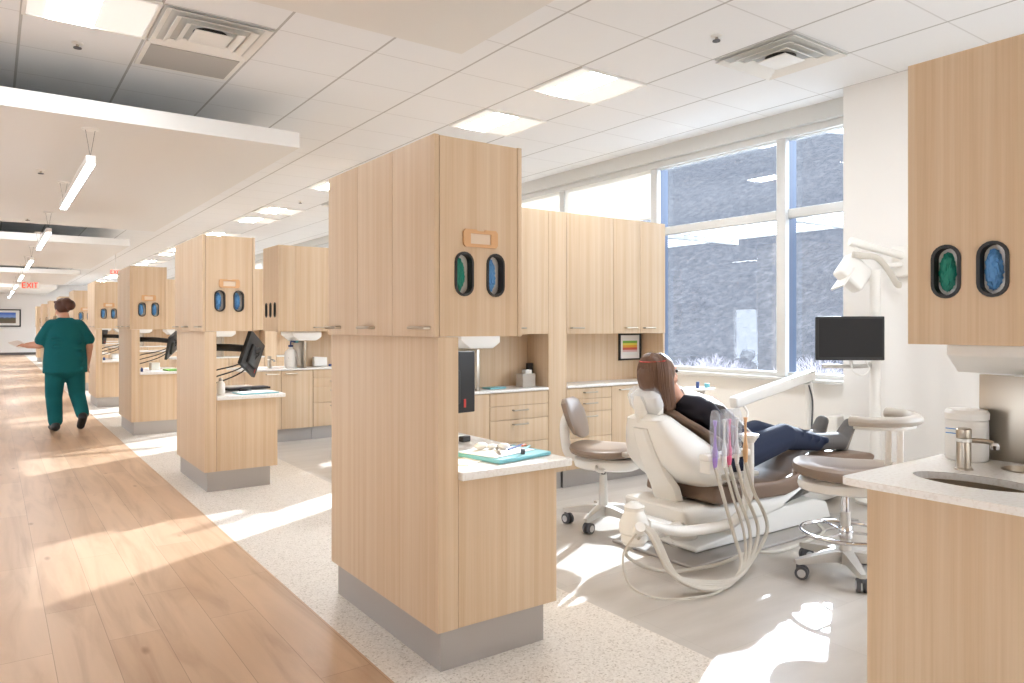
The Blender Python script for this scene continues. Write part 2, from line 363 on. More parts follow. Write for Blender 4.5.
# windows
W0 = 3.79
def window(n, y0, y1):
    f = MB(); f.box(5.6, 5.66, y0, y1, 2.18, 2.26, .006).box(5.6, 5.66, y0, y1, .8, .85, .006).box(5.6, 5.66, y0, y1, 2.86, 2.9, .006)
    f.box(5.56, 5.62, y1 - .045, y1 + .045, .81, 2.869, .006)
    if n == 1: f.box(5.6, 5.66, y0, y0 + .04, .81, 2.9)
    o = f.build('window_%d' % n, 'frame'); o['kind'] = 'structure'
    MB().box(5.62, 5.74, y1 - .032, y1 + .032, .81, 2.869).build('mullion', 'frameblue', o)
    MB().box(5.68, 5.688, y0 + .03, y1 - .03, .85, 2.19).build('pane', 'glass', o)
    MB().box(5.68, 5.688, y0 + .03, y1 - .03, 2.25, 2.87).build('pane', 'glass', o)
window(1, 3.07, W0)
for k in range(23): window(k + 2, W0 + 1.49 * k, W0 + 1.49 * (k + 1) if k < 22 else YF - .05)
ORD = ['nearest', 'second nearest', 'third nearest', 'fourth nearest', 'fifth nearest', 'sixth nearest', 'seventh nearest', 'eighth nearest', 'ninth nearest', 'tenth nearest']
def shade(y0):
    t = thing('roller_shade', '', 'shade', (5.575, y0 + .745, 2.35), 'roller shades on the window wall')
    MB().box(5.57, 5.573, y0 + .05, y0 + 1.44, 2.38, 2.9).build('shade_cloth', 'shade', t)
    MB().tube([(5.572, y0 + .05, 2.37), (5.572, y0 + 1.44, 2.37)], .012, 10, 0).build('bottom_bar', 'white', t)
    return t
s0 = shade(W0 + 1.49)
s0['label'] = 'drawn white roller shade nearest the clear hillside windows'
for k in range(1, 20): dup(s0, (0, 1.49 * k, 0), 'drawn white roller shade over window number %d counted from the clear panes' % (k + 1))
# outside
def hz(x, y):
    from mathutils import noise
    s = min(1, max(0, (x - 20 + noise.noise(Vector((y * .08, 3, 0))) * 1.5) / 19)); H = 12.6 + (y - 22) * .05 + noise.noise(Vector((y * .06, 0, 0))) * .8
    h = -.4 + s * H + max(0, x - 39) * .02
    h += min(1, s * 4) * (.8 * noise.noise(Vector((x * .12, y * .1, 0))) + .3 * noise.noise(Vector((x * .4, y * .35, 3))) + .15 * noise.noise(Vector((x * 1.3, y * 1.2, 7))))
    return h
b = bmesh.new(); NX, NY = 150, 190; g = []
for i in range(NX):
    x = 5.8 + 85 * (i / (NX - 1)) ** 1.7
    g.append([b.verts.new((x, -20 + 130 * (j / (NY - 1)), hz(x, -20 + 130 * (j / (NY - 1))))) for j in range(NY)])
for i in range(NX - 1):
    for j in range(NY - 1): b.faces.new((g[i][j], g[i + 1][j], g[i + 1][j + 1], g[i][j + 1]))
mb = MB(); mb.bm.free(); mb.bm = b
h = mb.build('hillside', 'hill', origin=(0, 0, 0), recalc=False); tag(h, 'frosted blue-grey rocky hillside outside the windows', 'hill', kind='structure')
t = thing('sunshade', 'white louvred exterior sunshade fixed across the windows at transom height', 'sunshade', (5.75, 20, 2.2))
for i in range(7): MB().obox((5.9 + .155 * i, 20.5, 2.24), (.12, 35, .012), (0, R(-21.4), 0)).build('louvre_blade', 'frame', t)
for k in range(0, 23): MB().box(5.75, 6.92, W0 + 1.49 * k - .02, W0 + 1.49 * k + .02, 2.17, 2.23, .004).build('bracket', 'frame', t)
def shrub(c, h, n, label):
    mb = MB(); rnd = random.Random(n)
    def br(p, d, l, r, k):
        q = p + d * l; mb.cyl(p, q, r, r * .6, 4)
        if k:
            for _ in range(4): br(q if rnd.random() < .6 else p + d * l * .6, (d + Vector((rnd.uniform(-.8, .8), rnd.uniform(-.8, .8), rnd.uniform(-.2, .6)))).normalized(), l * .72, r * .6, k - 1)
    for _ in range(6): br(Vector(c), Vector((rnd.uniform(-.6, .6), rnd.uniform(-.6, .6), 1)).normalized(), h * .32, .012, 4)
    return tag(mb.build('shrub', 'frosttwig', smooth=False), label, 'shrub', 'frosted shrubs outside')
shrub((8.9, 5.3, -.4), 1.5, 1, 'leafless frosted shrub behind the wide window pane')
shrub((9.6, 7.9, -.4), 1.35, 3, 'smaller leafless frosted shrub left of the other one outside the wide pane')
shrub((8.6, 4.2, -.4), 1.2, 2, 'leafless frosted shrub low behind the narrow window pane')

# ceiling fixtures
def troffer(x, y, lx=.645, ly=.61, label=None, group=None):
    t = thing('recessed_light', label, 'ceiling light', (x + lx / 2, y + ly / 2, 3.05), group)
    f = MB(); f.box(x, x + .02, y, y + ly, 3.055, 3.069).box(x + lx - .02, x + lx, y, y + ly, 3.055, 3.069).box(x + .02, x + lx - .02, y, y + .02, 3.055, 3.069).box(x + .02, x + lx - .02, y + ly - .02, y + ly, 3.055, 3.069)
    f.build('frame', 'white', t)
    MB().box(x + .022, x + lx - .022, y + .022, y + ly - .022, 3.062, 3.069).build('reflector', 'glow2', t)
    MB().box(x + .12, x + .36, y + .022, y + ly - .022, 3.0605, 3.0625).build('diffuser', 'glow', t)
    return t
tf = troffer(3.365, 3.87, label='square recessed ceiling light nearest the air diffuser, above the dental chair bay', group='recessed lights over the treatment bays')
ys = [y + 3.66 * k for k in range(0, 9) for y in (3.87, 5.09)]
for i, y in enumerate(ys[1:]): dup(tf, (0, y - 3.87, 0), 'square recessed ceiling light, number %d back from the air diffuser over the bays' % (i + 2))
dup(tf, (0, 1.43 - 3.87, 0), 'square recessed ceiling light in front of the air diffuser')
tc_ = troffer(.14, 4.48, label='square recessed light in the ceiling gap over the corridor, nearest one', group='recessed lights in the corridor ceiling gaps')
for k, y in enumerate((13.0, 21.7, 30.4)): dup(tc_, (0, y - 4.48, 0), 'square recessed light in the %s corridor ceiling gap' % ('second', 'third', 'fourth')[k])
def diffuser(x, y, label):
    lx, ly = .645, .61; cx, cy = x + lx / 2, y + ly / 2
    t = thing('air_diffuser', label, 'air vent', (cx, cy, 3.04), 'square ceiling air diffusers')
    MB().box(x + .01, x + lx - .01, y + .01, y + ly - .01, 3.064, 3.069).build('plate', 'pocket', t)
    for i, (a, z) in enumerate(((.3, 3.058), (.235, 3.05), (.17, 3.045))):
        m_ = MB(); b_ = a - .035
        for sx, sy, px, py in ((1, 0, 0, 1), (-1, 0, 0, 1), (0, 1, 1, 0), (0, -1, 1, 0)):
            o_ = [Vector((cx + sx * a + px * a * q, cy + sy * a + py * a * q, z - .012)) for q in (-1, 1)]
            n_ = [Vector((cx + sx * b_ + px * b_ * q, cy + sy * b_ + py * b_ * q, z + .006)) for q in (1, -1)]
            m_.skin([[p for p in o_ + n_], [p + Vector((0, 0, .004)) for p in o_ + n_]])
        m_.build('cone_ring', 'white', t)
    MB().box(cx - .11, cx + .11, cy - .11, cy + .11, 3.03, 3.038, .003).build('centre_panel', 'white', t)
    MB().lathe([(.1, 0), (.1, .024)], (cx, cy, 3.04)).build('duct_collar', 'dark', t)
    return t
d0 = diffuser(4.01, 2.65, 'square white air diffuser in the ceiling near the window corner')
dup(d0, (.785 - 4.01, 4.48 - 2.65, 0), 'square white air diffuser beside the grey return grille over the corridor')
dup(d0, (0, 7.32, 0), 'small far square air diffuser over the treatment bays')
t = thing('return_grille', 'flat grey perforated return air grille in the corridor ceiling', 'air vent', (1.1, 5.35, 3.05))
MB().box(.8, 1.41, 5.11, 5.6, 3.058, 3.068).build('frame', 'white', t)
MB().box(.83, 1.38, 5.14, 5.57, 3.054, 3.06).build('mesh_panel', 'grille', t)
tag(MB().box(-2.3, 1.35, 12.35, 12.9, 3.02, 3.065).build('return_grille', 'grille'), 'long grey linear air grille in the gap between far ceiling panels', 'air vent')
def sprinkler(x, y, z, label):
    t = thing('sprinkler', label, 'sprinkler', (x, y, z - .036), 'ceiling sprinklers')
    MB().lathe([(.035, 0), (.035, -.004), (.012, -.012)][::-1], (x, y, z)).build('escutcheon', 'white', t)
    MB().lathe([(.008, -.033), (.01, -.01)], (x, y, z)).build('stem', 'nickel', t)
    MB().lathe([(.024, -.036), (.024, -.03)], (x, y, z)).build('deflector', 'rubber', t); return t
sprinkler(.45, 5.44, 3.07, 'small sprinkler head in the tile beside the corridor ceiling light')
sprinkler(3.7, 2.98, 3.07, 'small sprinkler head in the tile beside the square air diffuser')
sprinkler(.36, 7.78, 2.65, 'sprinkler head under the lowered ceiling panel nearest the first pendant')
sprinkler(.38, 11.34, 2.65, 'sprinkler head at the far end of the lowered ceiling panel')
sprinkler(3.66, 10.44, 3.07, 'distant sprinkler head over the treatment bays')
# linear pendants
y0 = 5.9
t = thing('linear_pendant', 'slim white linear pendant light nearest the camera over the corridor', 'pendant light', (.57, 7.1, 2.38), 'row of linear pendants over the corridor')
MB().box(.54, .6, y0, y0 + 2.45, 2.395, 2.45, .003).build('housing', 'white', t)
MB().box(.545, .595, y0 + .01, y0 + 2.44, 2.388, 2.396).build('diffuser', 'linear', t)
for y in (y0 + .05, y0 + 2.4):
    MB().lathe([(.05, 0), (.055, .012)], (.57, y, 2.638)).build('canopy', 'white', t)
    for s in (-.03, .03): MB().cyl((.57 + s, y, 2.64), (.57, y, 2.45), .0015, seg=5).build('cable', 'rubber', t)
pend = t
for k in range(1, 7): dup(pend, (0, 4.66 * k, 0), 'slim white linear pendant light, %s in the corridor row' % ORD[k])

# ---------------------------------------------------------------- cabinet towers along the corridor
def bar_handle(p, axis, ln, out, parent):
    """bar pull centred at p along axis; out = outward unit vector"""
    p, A, O = Vector(p), Vector(axis), Vector(out)
    return MB().tube([p - A * ln / 2, p - A * ln / 2 + O * .022, p + A * ln / 2 + O * .022, p + A * ln / 2], .0055, 8, 0).build('handle', 'nickel', parent)
def port(parent_list, mb_holes, *a): pass
def glove_box(c, U, Wd, colour, label, group):
    """c centre of opening on the face, U across, Wd inward"""
    c, U, Wd = Vector(c), Vector(U), Vector(Wd)
    t = thing('glove_box', label, 'glove box', c + Wd * .045 - Vector((0, 0, .1)), group)
    def P(u, wd, z): return c + U * u + Wd * wd + Vector((0, 0, z))
    m_ = MB(); m_.skin([[P(-.05, .035, z), P(.05, .035, z), P(.05, .05, z), P(-.05, .05, z)] for z in (-.1, .1)]); m_.build('carton', 'white', t)
    oval = [P(.026 * math.cos(a) + .006, .048, .07 * math.sin(a)) for a in [i * math.pi / 10 for i in range(20)]]
    rnd = random.Random(sum(map(ord, label)))
    b_ = bmesh.new(); bmesh.ops.create_icosphere(b_, subdivisions=4, radius=1)
    from mathutils import noise
    for v in b_.verts:
        q = v.co.copy(); d = 1 + .28 * noise.noise(q * 2.2 + Vector((rnd.random() * 9, 0, 0))) + .16 * noise.noise(q * 6)
        v.co = P(q.x * .024 * d - .008, .03 + q.y * .018 * d, q.z * .064 * (1 + .3 * (d - 1)))
    MB().add(b_).build('gloves', colour, t); return t
TY = 2.27; TX = 1.28
def tower(y):
    x = TX; th = []
    o = thing('overhead_cabinet', '', 'cabinet', (x + .19, y + .5, 1.21), 'upper cabinets of the corridor towers')
    b_ = MB(); b_.box(x + .022, x + .363, y + .1, y + .998, 1.212, 1.93)
    b_.box(x + .022, x + .04, y + .022, y + .1, 1.212, 1.93).box(x + .345, x + .363, y + .022, y + .1, 1.212, 1.93).box(x + .04, x + .345, y + .022, y + .1, 1.212, 1.225).box(x + .04, x + .345, y + .022, y + .1, 1.9, 1.93)
    b_.build('body', WOOD, o, smooth=False)
    MB().panel((x + .022, y, 1.212), (1, 0, 0), (0, 0, 1), .341, .72, -.02, [pill(.102, .228, .072, .155), pill(.24, .228, .072, .155)]).build('face_panel', WOOD, o, smooth=False)
    MB().box(x + .366, x + .385, y, y + 1, 1.21, 1.935, .001).build('side_panel', WOOD, o)
    for i, hy in enumerate((.095, .56, .915)):
        d = MB().box(x, x + .019, y + .3333 * i + (.0015 if i else 0), y + .3333 * (i + 1) - .0015, 1.21, 1.935, .001).build('door', WOOD, o)
        bar_handle((x, y + hy, 1.243), (0, 1, 0), .125, (-1, 0, 0), d)
    for px in (.124, .262):
        a = pill(px + x, 1.44, .08, .163); c = pill(px + x, 1.44, .064, .147)
        MB().skin([[Vector((p[0], yy, p[1])) for p in lp] for lp, yy in ((a, y - .006), (c, y - .006), (c, y + .028), (a, y + .0))], closed=True).build('port_ring', 'black', o)
    hf = MB(); X0, X1, Z0, Z1 = x + .118, x + .268, 1.54, 1.605
    hf.panel((X0, y - .009, Z0), (1, 0, 0), (0, 0, 1), 0, 0, -.008, [[(.03, .012), (.12, .012), (.12, .05), (.03, .05)]], outline=[(.008, 0), (.142, 0), (.15, .01), (.15, .055), (.142, .065), (.095, .065), (.09, .06), (.06, .06), (.055, .065), (.008, .065), (0, .055), (0, .01)])
    hh = hf.build('card_holder', 'tan', o, smooth=False); MB().box(X0 + .03, X1 - .03, y - .0035, y - .001, Z0 + .012, Z1 - .015).build('card', 'card', hh)
    b = thing('base_cabinet', '', 'cabinet', (x + .3, y + .5, 0), 'base cabinets of the corridor towers')
    MB().box(x + .015, x + .1, y, y + 1, .151, 1.209, .001).build('tall_end_panel', WOOD, b)
    MB().box(x + .103, x + .56, y + .003, y + .022, .151, .689, .001).build('front_panel', WOOD, b)
    MB().box(x + .541, x + .56, y + .024, y + .99, .151, .689, .001).build('side_panel', WOOD, b)
    MB().box(x + .103, x + .538, y + .024, y + .99, .151, .689).build('body', WOOD, b, smooth=False)
    MB().box(x + .04, x + .51, y + .025, y + .98, 0, .151).build('toe_kick', 'kick', b, smooth=False)
    wt = MB().box(x + .1, x + .615, y - .03, y + 1.0, .69, .72, .004).build('worktop', 'solid'); tag(wt, '', 'worktop', 'desktops of the corridor towers')
    return [o, b, wt]
T0 = tower(TY)
TW = ['foreground tower', 'second tower back', 'third tower back', 'fourth tower back', 'fifth tower back', 'sixth tower back', 'seventh tower back', 'eighth tower back', 'farthest ninth tower']
for k in range(9):
    ts = T0 if k == 0 else [dup(o, (0, 3.5 * k, 0)) for o in T0]
    ts[0]['label'] = 'light oak overhead cabinet with two glove ports on the %s along the corridor' % TW[k]
    ts[1]['label'] = 'light oak base cabinet with tall end panel, grey toe kick, %s' % TW[k]
    ts[2]['label'] = 'white solid-surface desktop under the overhead cabinet of the %s' % TW[k]
gl = [glove_box((TX + .124, TY, 1.44), (1, 0, 0), (0, 1, 0), 'green', 'box of green gloves in the left port of the foreground tower', 'glove boxes in cabinet ports'),
      glove_box((TX + .262, TY, 1.44), (1, 0, 0), (0, 1, 0), 'blue', 'box of blue gloves in the right port of the foreground tower', 'glove boxes in cabinet ports')]
for k in range(1, 7):
    if k == 6: continue
    dup(gl[1], (-.138, 3.5 * k, 0), 'box of blue gloves in the left port of the %s' % TW[k])
    dup(gl[1], (0, 3.5 * k, 0), 'box of blue gloves in the right port of the %s' % TW[k])

# ---------------------------------------------------------------- dividers between bays
def divider(y, full=True):
    L_ = []
    def add(o, s): L_.append((o, s)); return o
    D = .54
    # overhead A: end face with slots
    o = add(thing('overhead_cabinet', '', 'cabinet', (2.95, y + .27, 1.19), 'upper cabinets on the bay dividers'), 'light oak overhead cabinet at the corridor end of the %s bay divider')
    b_ = MB(); b_.box(2.56, 3.405, y + .02, y + D - .02, 1.19, 2.115)
    b_.box(2.521, 2.56, y + .019, y + .03, 1.192, 2.118).box(2.521, 2.56, y + D - .02, y + D - .001, 1.192, 2.118).box(2.521, 2.56, y + .03, y + D - .02, 1.192, 1.21).box(2.521, 2.56, y + .03, y + D - .02, 2.1, 2.118)
    b_.build('body', WOOD, o, smooth=False)
    if full: hs = [pill(D - q, .235, .055, .15) for q in (.12, .27, .42)]
    else: hs = [pill(D - .12, .235, .072, .155), pill(D - .255, .235, .072, .155)]
    MB().panel((2.5, y, 1.19), (0, 1, 0), (0, 0, 1), D, .93, .019, hs).build('end_panel', WOOD, o, smooth=False)
    if full:
        for q in (.12, .27, .42):
            a = pill(y + D - q, 1.425, .07, .165); c = pill(y + D - q, 1.425, .05, .145)
            MB().skin([[Vector((xx, p[0], p[1])) for p in lp] for lp, xx in ((a, 2.495), (c, 2.495), (c, 2.515), (a, 2.5))], closed=True).build('slot_ring', 'black', o)
            MB().box(2.512, 2.516, y + D - q - .03, y + D - q + .03, 1.345, 1.505).build('slot_shadow', 'dark', o)  # dark plate stands for the shadow inside the hollow slot
    else:
        for q in (.12, .255):
            a = pill(y + D - q, 1.425, .09, .173); c = pill(y + D - q, 1.425, .07, .153)
            MB().skin([[Vector((xx, p[0], p[1])) for p in lp] for lp, xx in ((a, 2.494), (c, 2.494), (c, 2.528), (a, 2.5))], closed=True).build('port_ring', 'black', o)
    MB().box(2.52, 2.678, y, y + .018, 1.19, 2.12, .001).build('filler_panel', WOOD, o)
    for a, b, hx in ((2.68, 3.04, 2.95), (3.043, 3.41, 3.21 - .08)):
        d = MB().box(a, b, y, y + .018, 1.19, 2.12, .001).build('door', WOOD, o); bar_handle((hx, y, 1.235), (1, 0, 0), .12, (0, -1, 0), d)
    # base
    o = add(thing('base_cabinet', '', 'cabinet', (2.5, y + .27, 0), 'sink bases on the bay dividers'), 'light oak sink base cabinet at the corridor end of the %s bay divider')
    MB().box(2.17, 2.878, y + .02, y + .49, .14, .768 if full else .55).build('body', WOOD, o, smooth=False)
    MB().box(2.15, 2.169, y + .0, y + .49, .14, .768, .001).build('end_panel', WOOD, o)
    if not full: MB().box(2.169, 2.878, y + .47, y + .49, .55, .768).build('back_panel', WOOD, o)
    MB().box(2.21, 2.878, y + .05, y + .45, 0, .14).build('toe_kick', 'kick', o, smooth=False)
    for a, b, hx in ((2.172, 2.528, 2.43), (2.532, 2.878, 2.64)):
        d = MB().box(a, b, y, y + .018, .14, .766, .001).build('door', WOOD, o); bar_handle((hx, y, .735), (1, 0, 0), .12, (0, -1, 0), d)
    def drawers(x0, x1, zs, label, hn):
        o = add(thing('base_cabinet', '', 'cabinet', ((x0 + x1) / 2, y + .27, 0), 'drawer bases on the bay dividers'), label)
        MB().box(x0 + .002, x1 - .002, y + .02, y + .49, .14, .768).build('body', WOOD, o, smooth=False)
        MB().box(x0, x1, y + .05, y + .45, 0, .14).build('toe_kick', 'kick', o, smooth=False)
        for i in range(len(zs) - 1):
            d = MB().box(x0 + .002, x1 - .002, y, y + .018, zs[i + 1] + .0015, zs[i] - .0015, .001).build('drawer', WOOD, o)
            if i in hn: bar_handle(((x0 + x1) / 2 - .0, y, zs[i] - .035), (1, 0, 0), .13, (0, -1, 0), d)
    drawers(2.882, 3.408, (.766, .672, .57, .4, .14), 'light oak drawer base left of the pier on the %s bay divider', (1, 2, 3))
    pn = MB().box(2.79, 2.815, y + .03, y + .44, .792, 1.083, .002).build('splash_panel', 'steel'); tag(pn, '', 'panel', 'steel splash panels'); add(pn, 'brushed steel splash panel standing on the counter of the %s bay divider')
    bk = MB().box(2.82, 3.408, y + .26, y + .28, .792, 1.188).build('backsplash', WOOD, smooth=False); tag(bk, '', 'panel', 'oak backsplashes'); add(bk, 'oak backsplash beside the steel panel on the %s bay divider')
    if full:
        wt = MB().box(2.1, 3.408, y - .012, y + .55, .77, .79, .004).build('worktop', 'solid')
    else:
        el = lambda cx, cy, a, b: [(cx + a * math.cos(i * math.pi / 20), cy + b * math.sin(i * math.pi / 20)) for i in range(40)]
        wt = MB().panel((0, 0, .77), (1, 0, 0), (0, 1, 0), 0, 0, .022, [el(2.36, 1.0 - .04, .1, .17), el(2.68, .93, .075, .075)], outline=[(2.115, y - .1), (2.105, y + .3), (2.1, y + .5), (2.103, y + .53), (2.112, y + .545), (2.13, y + .55), (3.408, y + .55), (3.408, y - .1)]).build('worktop', 'solid', smooth=False)
    tag(wt, '', 'worktop', 'worktops on the bay dividers'); add(wt, 'pale worktop over the sink base of the %s bay divider')
    dp = thing('towel_dispenser', '', 'dispenser', (2.8, y + .25, 1.09), 'paper towel dispensers under the cabinets'); add(dp, 'white paper towel dispenser under the overhead cabinet of the %s bay divider')
    MB().prism([(2.66, 1.188), (2.99, 1.188), (2.99, 1.13), (2.93, 1.09), (2.74, 1.09), (2.66, 1.15)], 'y', y + .03, y + .42 if full else y + .49, .006).build('housing', 'white', dp)
    MB().box(2.7, 2.9, y + .2, y + .3, 1.086, 1.092).build('slot', 'pocket', dp)
    if full:
        o = add(thing('support_panel', '', 'panel', (3.5, y + .27, 0), 'full-height oak piers on the bay dividers'), 'full-height light oak pier panel in the middle of the %s bay divider')
        MB().box(3.412, 3.588, y, y + D, .14, 2.12, .001).build('panel', WOOD, o); MB().box(3.43, 3.57, y + .05, y + .45, 0, .14).build('toe_kick', 'kick', o, smooth=False)
        for a, b, lab, ds in ((3.592, 4.078, 'light oak single-door overhead cabinet right of the pier on the %s bay divider', [(3.592, 4.078, 3.69)]),
                              (4.082, 4.68, 'light oak two-door overhead cabinet at the window end of the %s bay divider', [(4.082, 4.38, 4.27), (4.383, 4.68, 4.48)])):
            o = add(thing('overhead_cabinet', '', 'cabinet', ((a + b) / 2, y + .27, 1.19), 'upper cabinets on the bay dividers'), lab)
            MB().box(a, b, y + .02, y + D, 1.19, 2.12).build('body', WOOD, o, smooth=False)
            for p, q, hx in ds:
                d = MB().box(p, q, y, y + .018, 1.19, 2.12, .001).build('door', WOOD, o); bar_handle((hx, y, 1.235), (1, 0, 0), .12, (0, -1, 0), d)
            if b > 4.5: MB().box(4.66, 4.68, y + .005, y + D - .01, .792, 1.188).build('gable', WOOD, o)
        drawers(3.592, 4.058, (.766, .68, .578, .38, .14), 'light oak drawer base right of the pier on the %s bay divider', (0, 1, 2))
        o = add(thing('base_cabinet', '', 'cabinet', (4.37, y + .27, 0), 'door bases on the bay dividers'), 'light oak two-door base cabinet at the window end of the %s bay divider')
        MB().box(4.062, 4.68, y + .02, y + .49, .14, .768).build('body', WOOD, o, smooth=False); MB().box(4.062, 4.66, y + .05, y + .45, 0, .14).build('toe_kick', 'kick', o, smooth=False)
        for a, b, hx in ((4.062, 4.368, 4.2), (4.372, 4.68, 4.5)):
            d = MB().box(a, b, y, y + .018, .14, .766, .001).build('door', WOOD, o); bar_handle((hx, y, .735), (1, 0, 0), .12, (0, -1, 0), d)
        bk = MB().box(3.592, 4.656, y + .26, y + .28, .792, 1.188).build('backsplash', WOOD, smooth=False); tag(bk, '', 'panel', 'oak backsplashes'); add(bk, 'oak backsplash right of the pier on the %s bay divider')
        wt = MB().box(3.592, 4.69, y - .012, y + .55, .77, .79, .004).build('worktop', 'solid'); tag(wt, '', 'worktop', 'worktops on the bay dividers'); add(wt, 'pale solid-surface worktop right of the pier on the %s bay divider')
    return L_
for o, s in divider(.68, False): o['label'] = s % 'right foreground'
D1 = divider(4.31)
for k in range(8):
    for o, s in D1:
        q = o if k == 0 else dup(o, (0, 3.5 * k, 0))
        q['label'] = s % (['nearest full', 'second', 'third', 'fourth', 'fifth', 'sixth', 'seventh', 'farthest eighth'][k])
glove_box((2.5, 1.1, 1.425), (0, -1, 0), (1, 0, 0), 'green', 'box of green gloves in the left port of the right foreground cabinet', 'glove boxes in cabinet ports')
glove_box((2.5, .965, 1.425), (0, -1, 0), (1, 0, 0), 'blue', 'box of blue gloves in the right port of the right foreground cabinet', 'glove boxes in cabinet ports')
# ---------------------------------------------------------------- dental chair in the near bay
def loft(mb, secs, W, n=24, e=3.0):
    """secs: (centre, half_width, half_thick, normal); superellipse sections spanned by W and normal"""
    rings = []
    for c, a, b, nn in secs:
        c, nn = Vector(c), Vector(nn).normalized(); r = []
        for k in range(n):
            t = 2 * math.pi * k / n; cx, sx = math.cos(t), math.sin(t)
            r.append(c + W * a * math.copysign(abs(cx) ** (2 / e), cx) + nn * b * math.copysign(abs(sx) ** (2 / e), sx))
        rings.append(r)
    return mb.skin(rings)
Yv = Vector((0, 1, 0))
CY = 2.8
ch = thing('dental_chair', 'cream reclining dental chair with brown upholstery holding the patient', 'dental chair', (3.5, CY, 0))
bn = Vector((-.73, 0, -.68)); B0, B1 = Vector((3.36, CY, .335)), Vector((2.965, CY, .765))
SH = [((2.965, .782), (2.86, .775), .06), ((2.985, .765), (2.84, .745), .125), ((3.03, .73), (2.855, .68), .16), ((3.09, .69), (2.885, .60), .2), ((3.16, .64), (2.93, .51), .245), ((3.25, .575), (2.995, .45), .268), ((3.32, .52), (3.05, .405), .272), ((3.35, .46), (3.12, .375), .262), ((3.35, .42), (3.18, .37), .235), ((3.33, .395), (3.22, .37), .17)]
loft(MB(), [(((f[0] + r_[0]) / 2, CY, (f[1] + r_[1]) / 2), hw, math.hypot(f[0] - r_[0], f[1] - r_[1]) / 2, (f[0] - r_[0], 0, f[1] - r_[1])) for f, r_, hw in SH], Yv, 32, 3.4).build('backrest_shell', 'cream', ch)
loft(MB(), [((f[0] + .008, CY, f[1] + .014), hw + .01, .022, (.55, 0, .83)) for f, r_, hw in SH[:7]], Yv, 32, 3).build('backrest_cushion', 'brown', ch)
MB().skin([[Vector((x + sx * .032, CY + sy * w_, z)) for sx, sy in ((-1, -.7), (-.6, -1), (1, -1), (1, 1), (-.6, 1), (-1, .7))] for x, w_, z in ((2.86, .05, .70), (2.89, .06, .62), (2.935, .065, .52), (2.985, .075, .43), (3.03, .085, .37), (3.07, .085, .27))]).build('back_support', 'cream', ch)
MB().prism([(3.14, .30), (3.16, .385), (3.45, .37), (3.72, .35), (3.9, .365), (4.1, .425), (4.3, .44), (4.75, .41), (4.8, .39), (4.78, .355), (4.3, .37), (4.1, .345), (3.92, .275), (3.8, .255), (3.2, .28)], 'y', CY - .25, CY + .25, .018).build('seat_cushion', 'brown', ch)
MB().prism([(2.93, .29), (2.96, .2), (3.15, .155), (3.6, .15), (3.8, .17), (4.1, .28), (4.3, .325), (4.75, .33), (4.76, .35), (4.3, .365), (4.1, .34), (3.92, .27), (3.8, .25), (3.2, .272), (3.1, .29)], 'y', CY - .23, CY + .23, .03).build('seat_shell', 'cream', ch)
MB().lathe([(.1, .0), (.1, .03), (.07, .05), (.07, .16)], (3.2, CY, .012)).build('swivel_column', 'alu', ch)
MB().prism([(3.1, .02), (3.1, .05), (3.4, .07), (3.46, .155), (4.2, .165), (4.35, .13), (4.4, .02)], 'y', 2.63, 3.02, .012).build('base_housing', 'cream', ch)
MB().box(2.92, 4.5, 2.5, 3.1, 0, .018, .006).build('base_plate', 'kick', ch)
loft(MB(), [((4.15, 3.0, .1), .05, .09, (0, 0, 1)), ((4.2, 3.0, .13), .16, .12, (0, 0, 1)), ((4.6, 3.02, .15), .2, .145, (0, 0, 1)), ((5.0, 3.05, .14), .18, .135, (0, 0, 1)), ((5.1, 3.05, .12), .1, .1, (0, 0, 1))], Yv).build('utility_cover', 'cream', ch)
hn = Vector((-.8, 0, -.35))
loft(MB(), [((2.935, CY, .765), .05, .02, hn), ((2.925, CY, .78), .085, .032, hn), ((2.9, CY, .83), .105, .038, hn), ((2.88, CY, .875), .1, .036, hn), ((2.872, CY, .9), .06, .022, hn)], Yv).build('headrest', 'cream', ch)
MB().tube([(2.85, CY, .87), (2.845, CY, .82), (2.86, CY, .76), (2.89, CY, .7)], .022, 10, flat=1.6).build('headrest_bracket', 'white', ch)
loft(MB(), [((2.92, CY, .775), .07, .03, hn), ((2.897, CY, .82), .112, .044, hn), ((2.873, CY, .88), .108, .044, hn), ((2.865, CY, .915), .08, .03, hn)], Yv).build('film_cover', 'film', ch)
for y, x0 in ((2.49, 3.16), (3.13, 3.05)):
    a = MB().box(x0, x0 + .26, y - .03, y + .03, .47 if y > 3 else .43, .5 if y > 3 else .46, .012).build('armrest', 'greyvinyl', ch)
    MB().tube([(x0 + .13, y, .47 if y > 3 else .43), (x0 + .17, y + (.01 if y < 3 else -.01), .38), (x0 + .22, y + (.04 if y < 3 else -.1), .3)], .016, 8).build('strut', 'cream', a)

# delivery unit with handpieces and hoses
dl = thing('instrument_delivery_unit', 'cream instrument delivery arm with hanging handpiece hoses beside the dental chair', 'dental instrument unit', (2.9, 2.42, 0))
MB().tube([(2.55, 2.46, .30), (2.75, 2.43, .245), (3.0, 2.4, .235), (3.14, 2.4, .25), (3.22, 2.4, .33), (3.24, 2.4, .45), (3.24, 2.4, .66)], .027, 14).build('support_arm', 'cream', dl)
MB().lathe([(.03, 0), (.042, .02), (.052, .03), (.052, .042), (.03, .045)], (3.24, 2.4, .64)).build('top_flange', 'white', dl)
MB().lathe([(.05, .0), (.062, .02), (.06, .05), (.07, .06), (.07, .1), (.045, .16), (.05, .18), (.02, .2)], (2.47, 2.47, .22)).build('pivot_head', 'cream', dl)
MB().cyl((2.47, 2.47, .25), (2.42, 2.38, .33), .03, .024).build('hose_outlet', 'cream', dl)
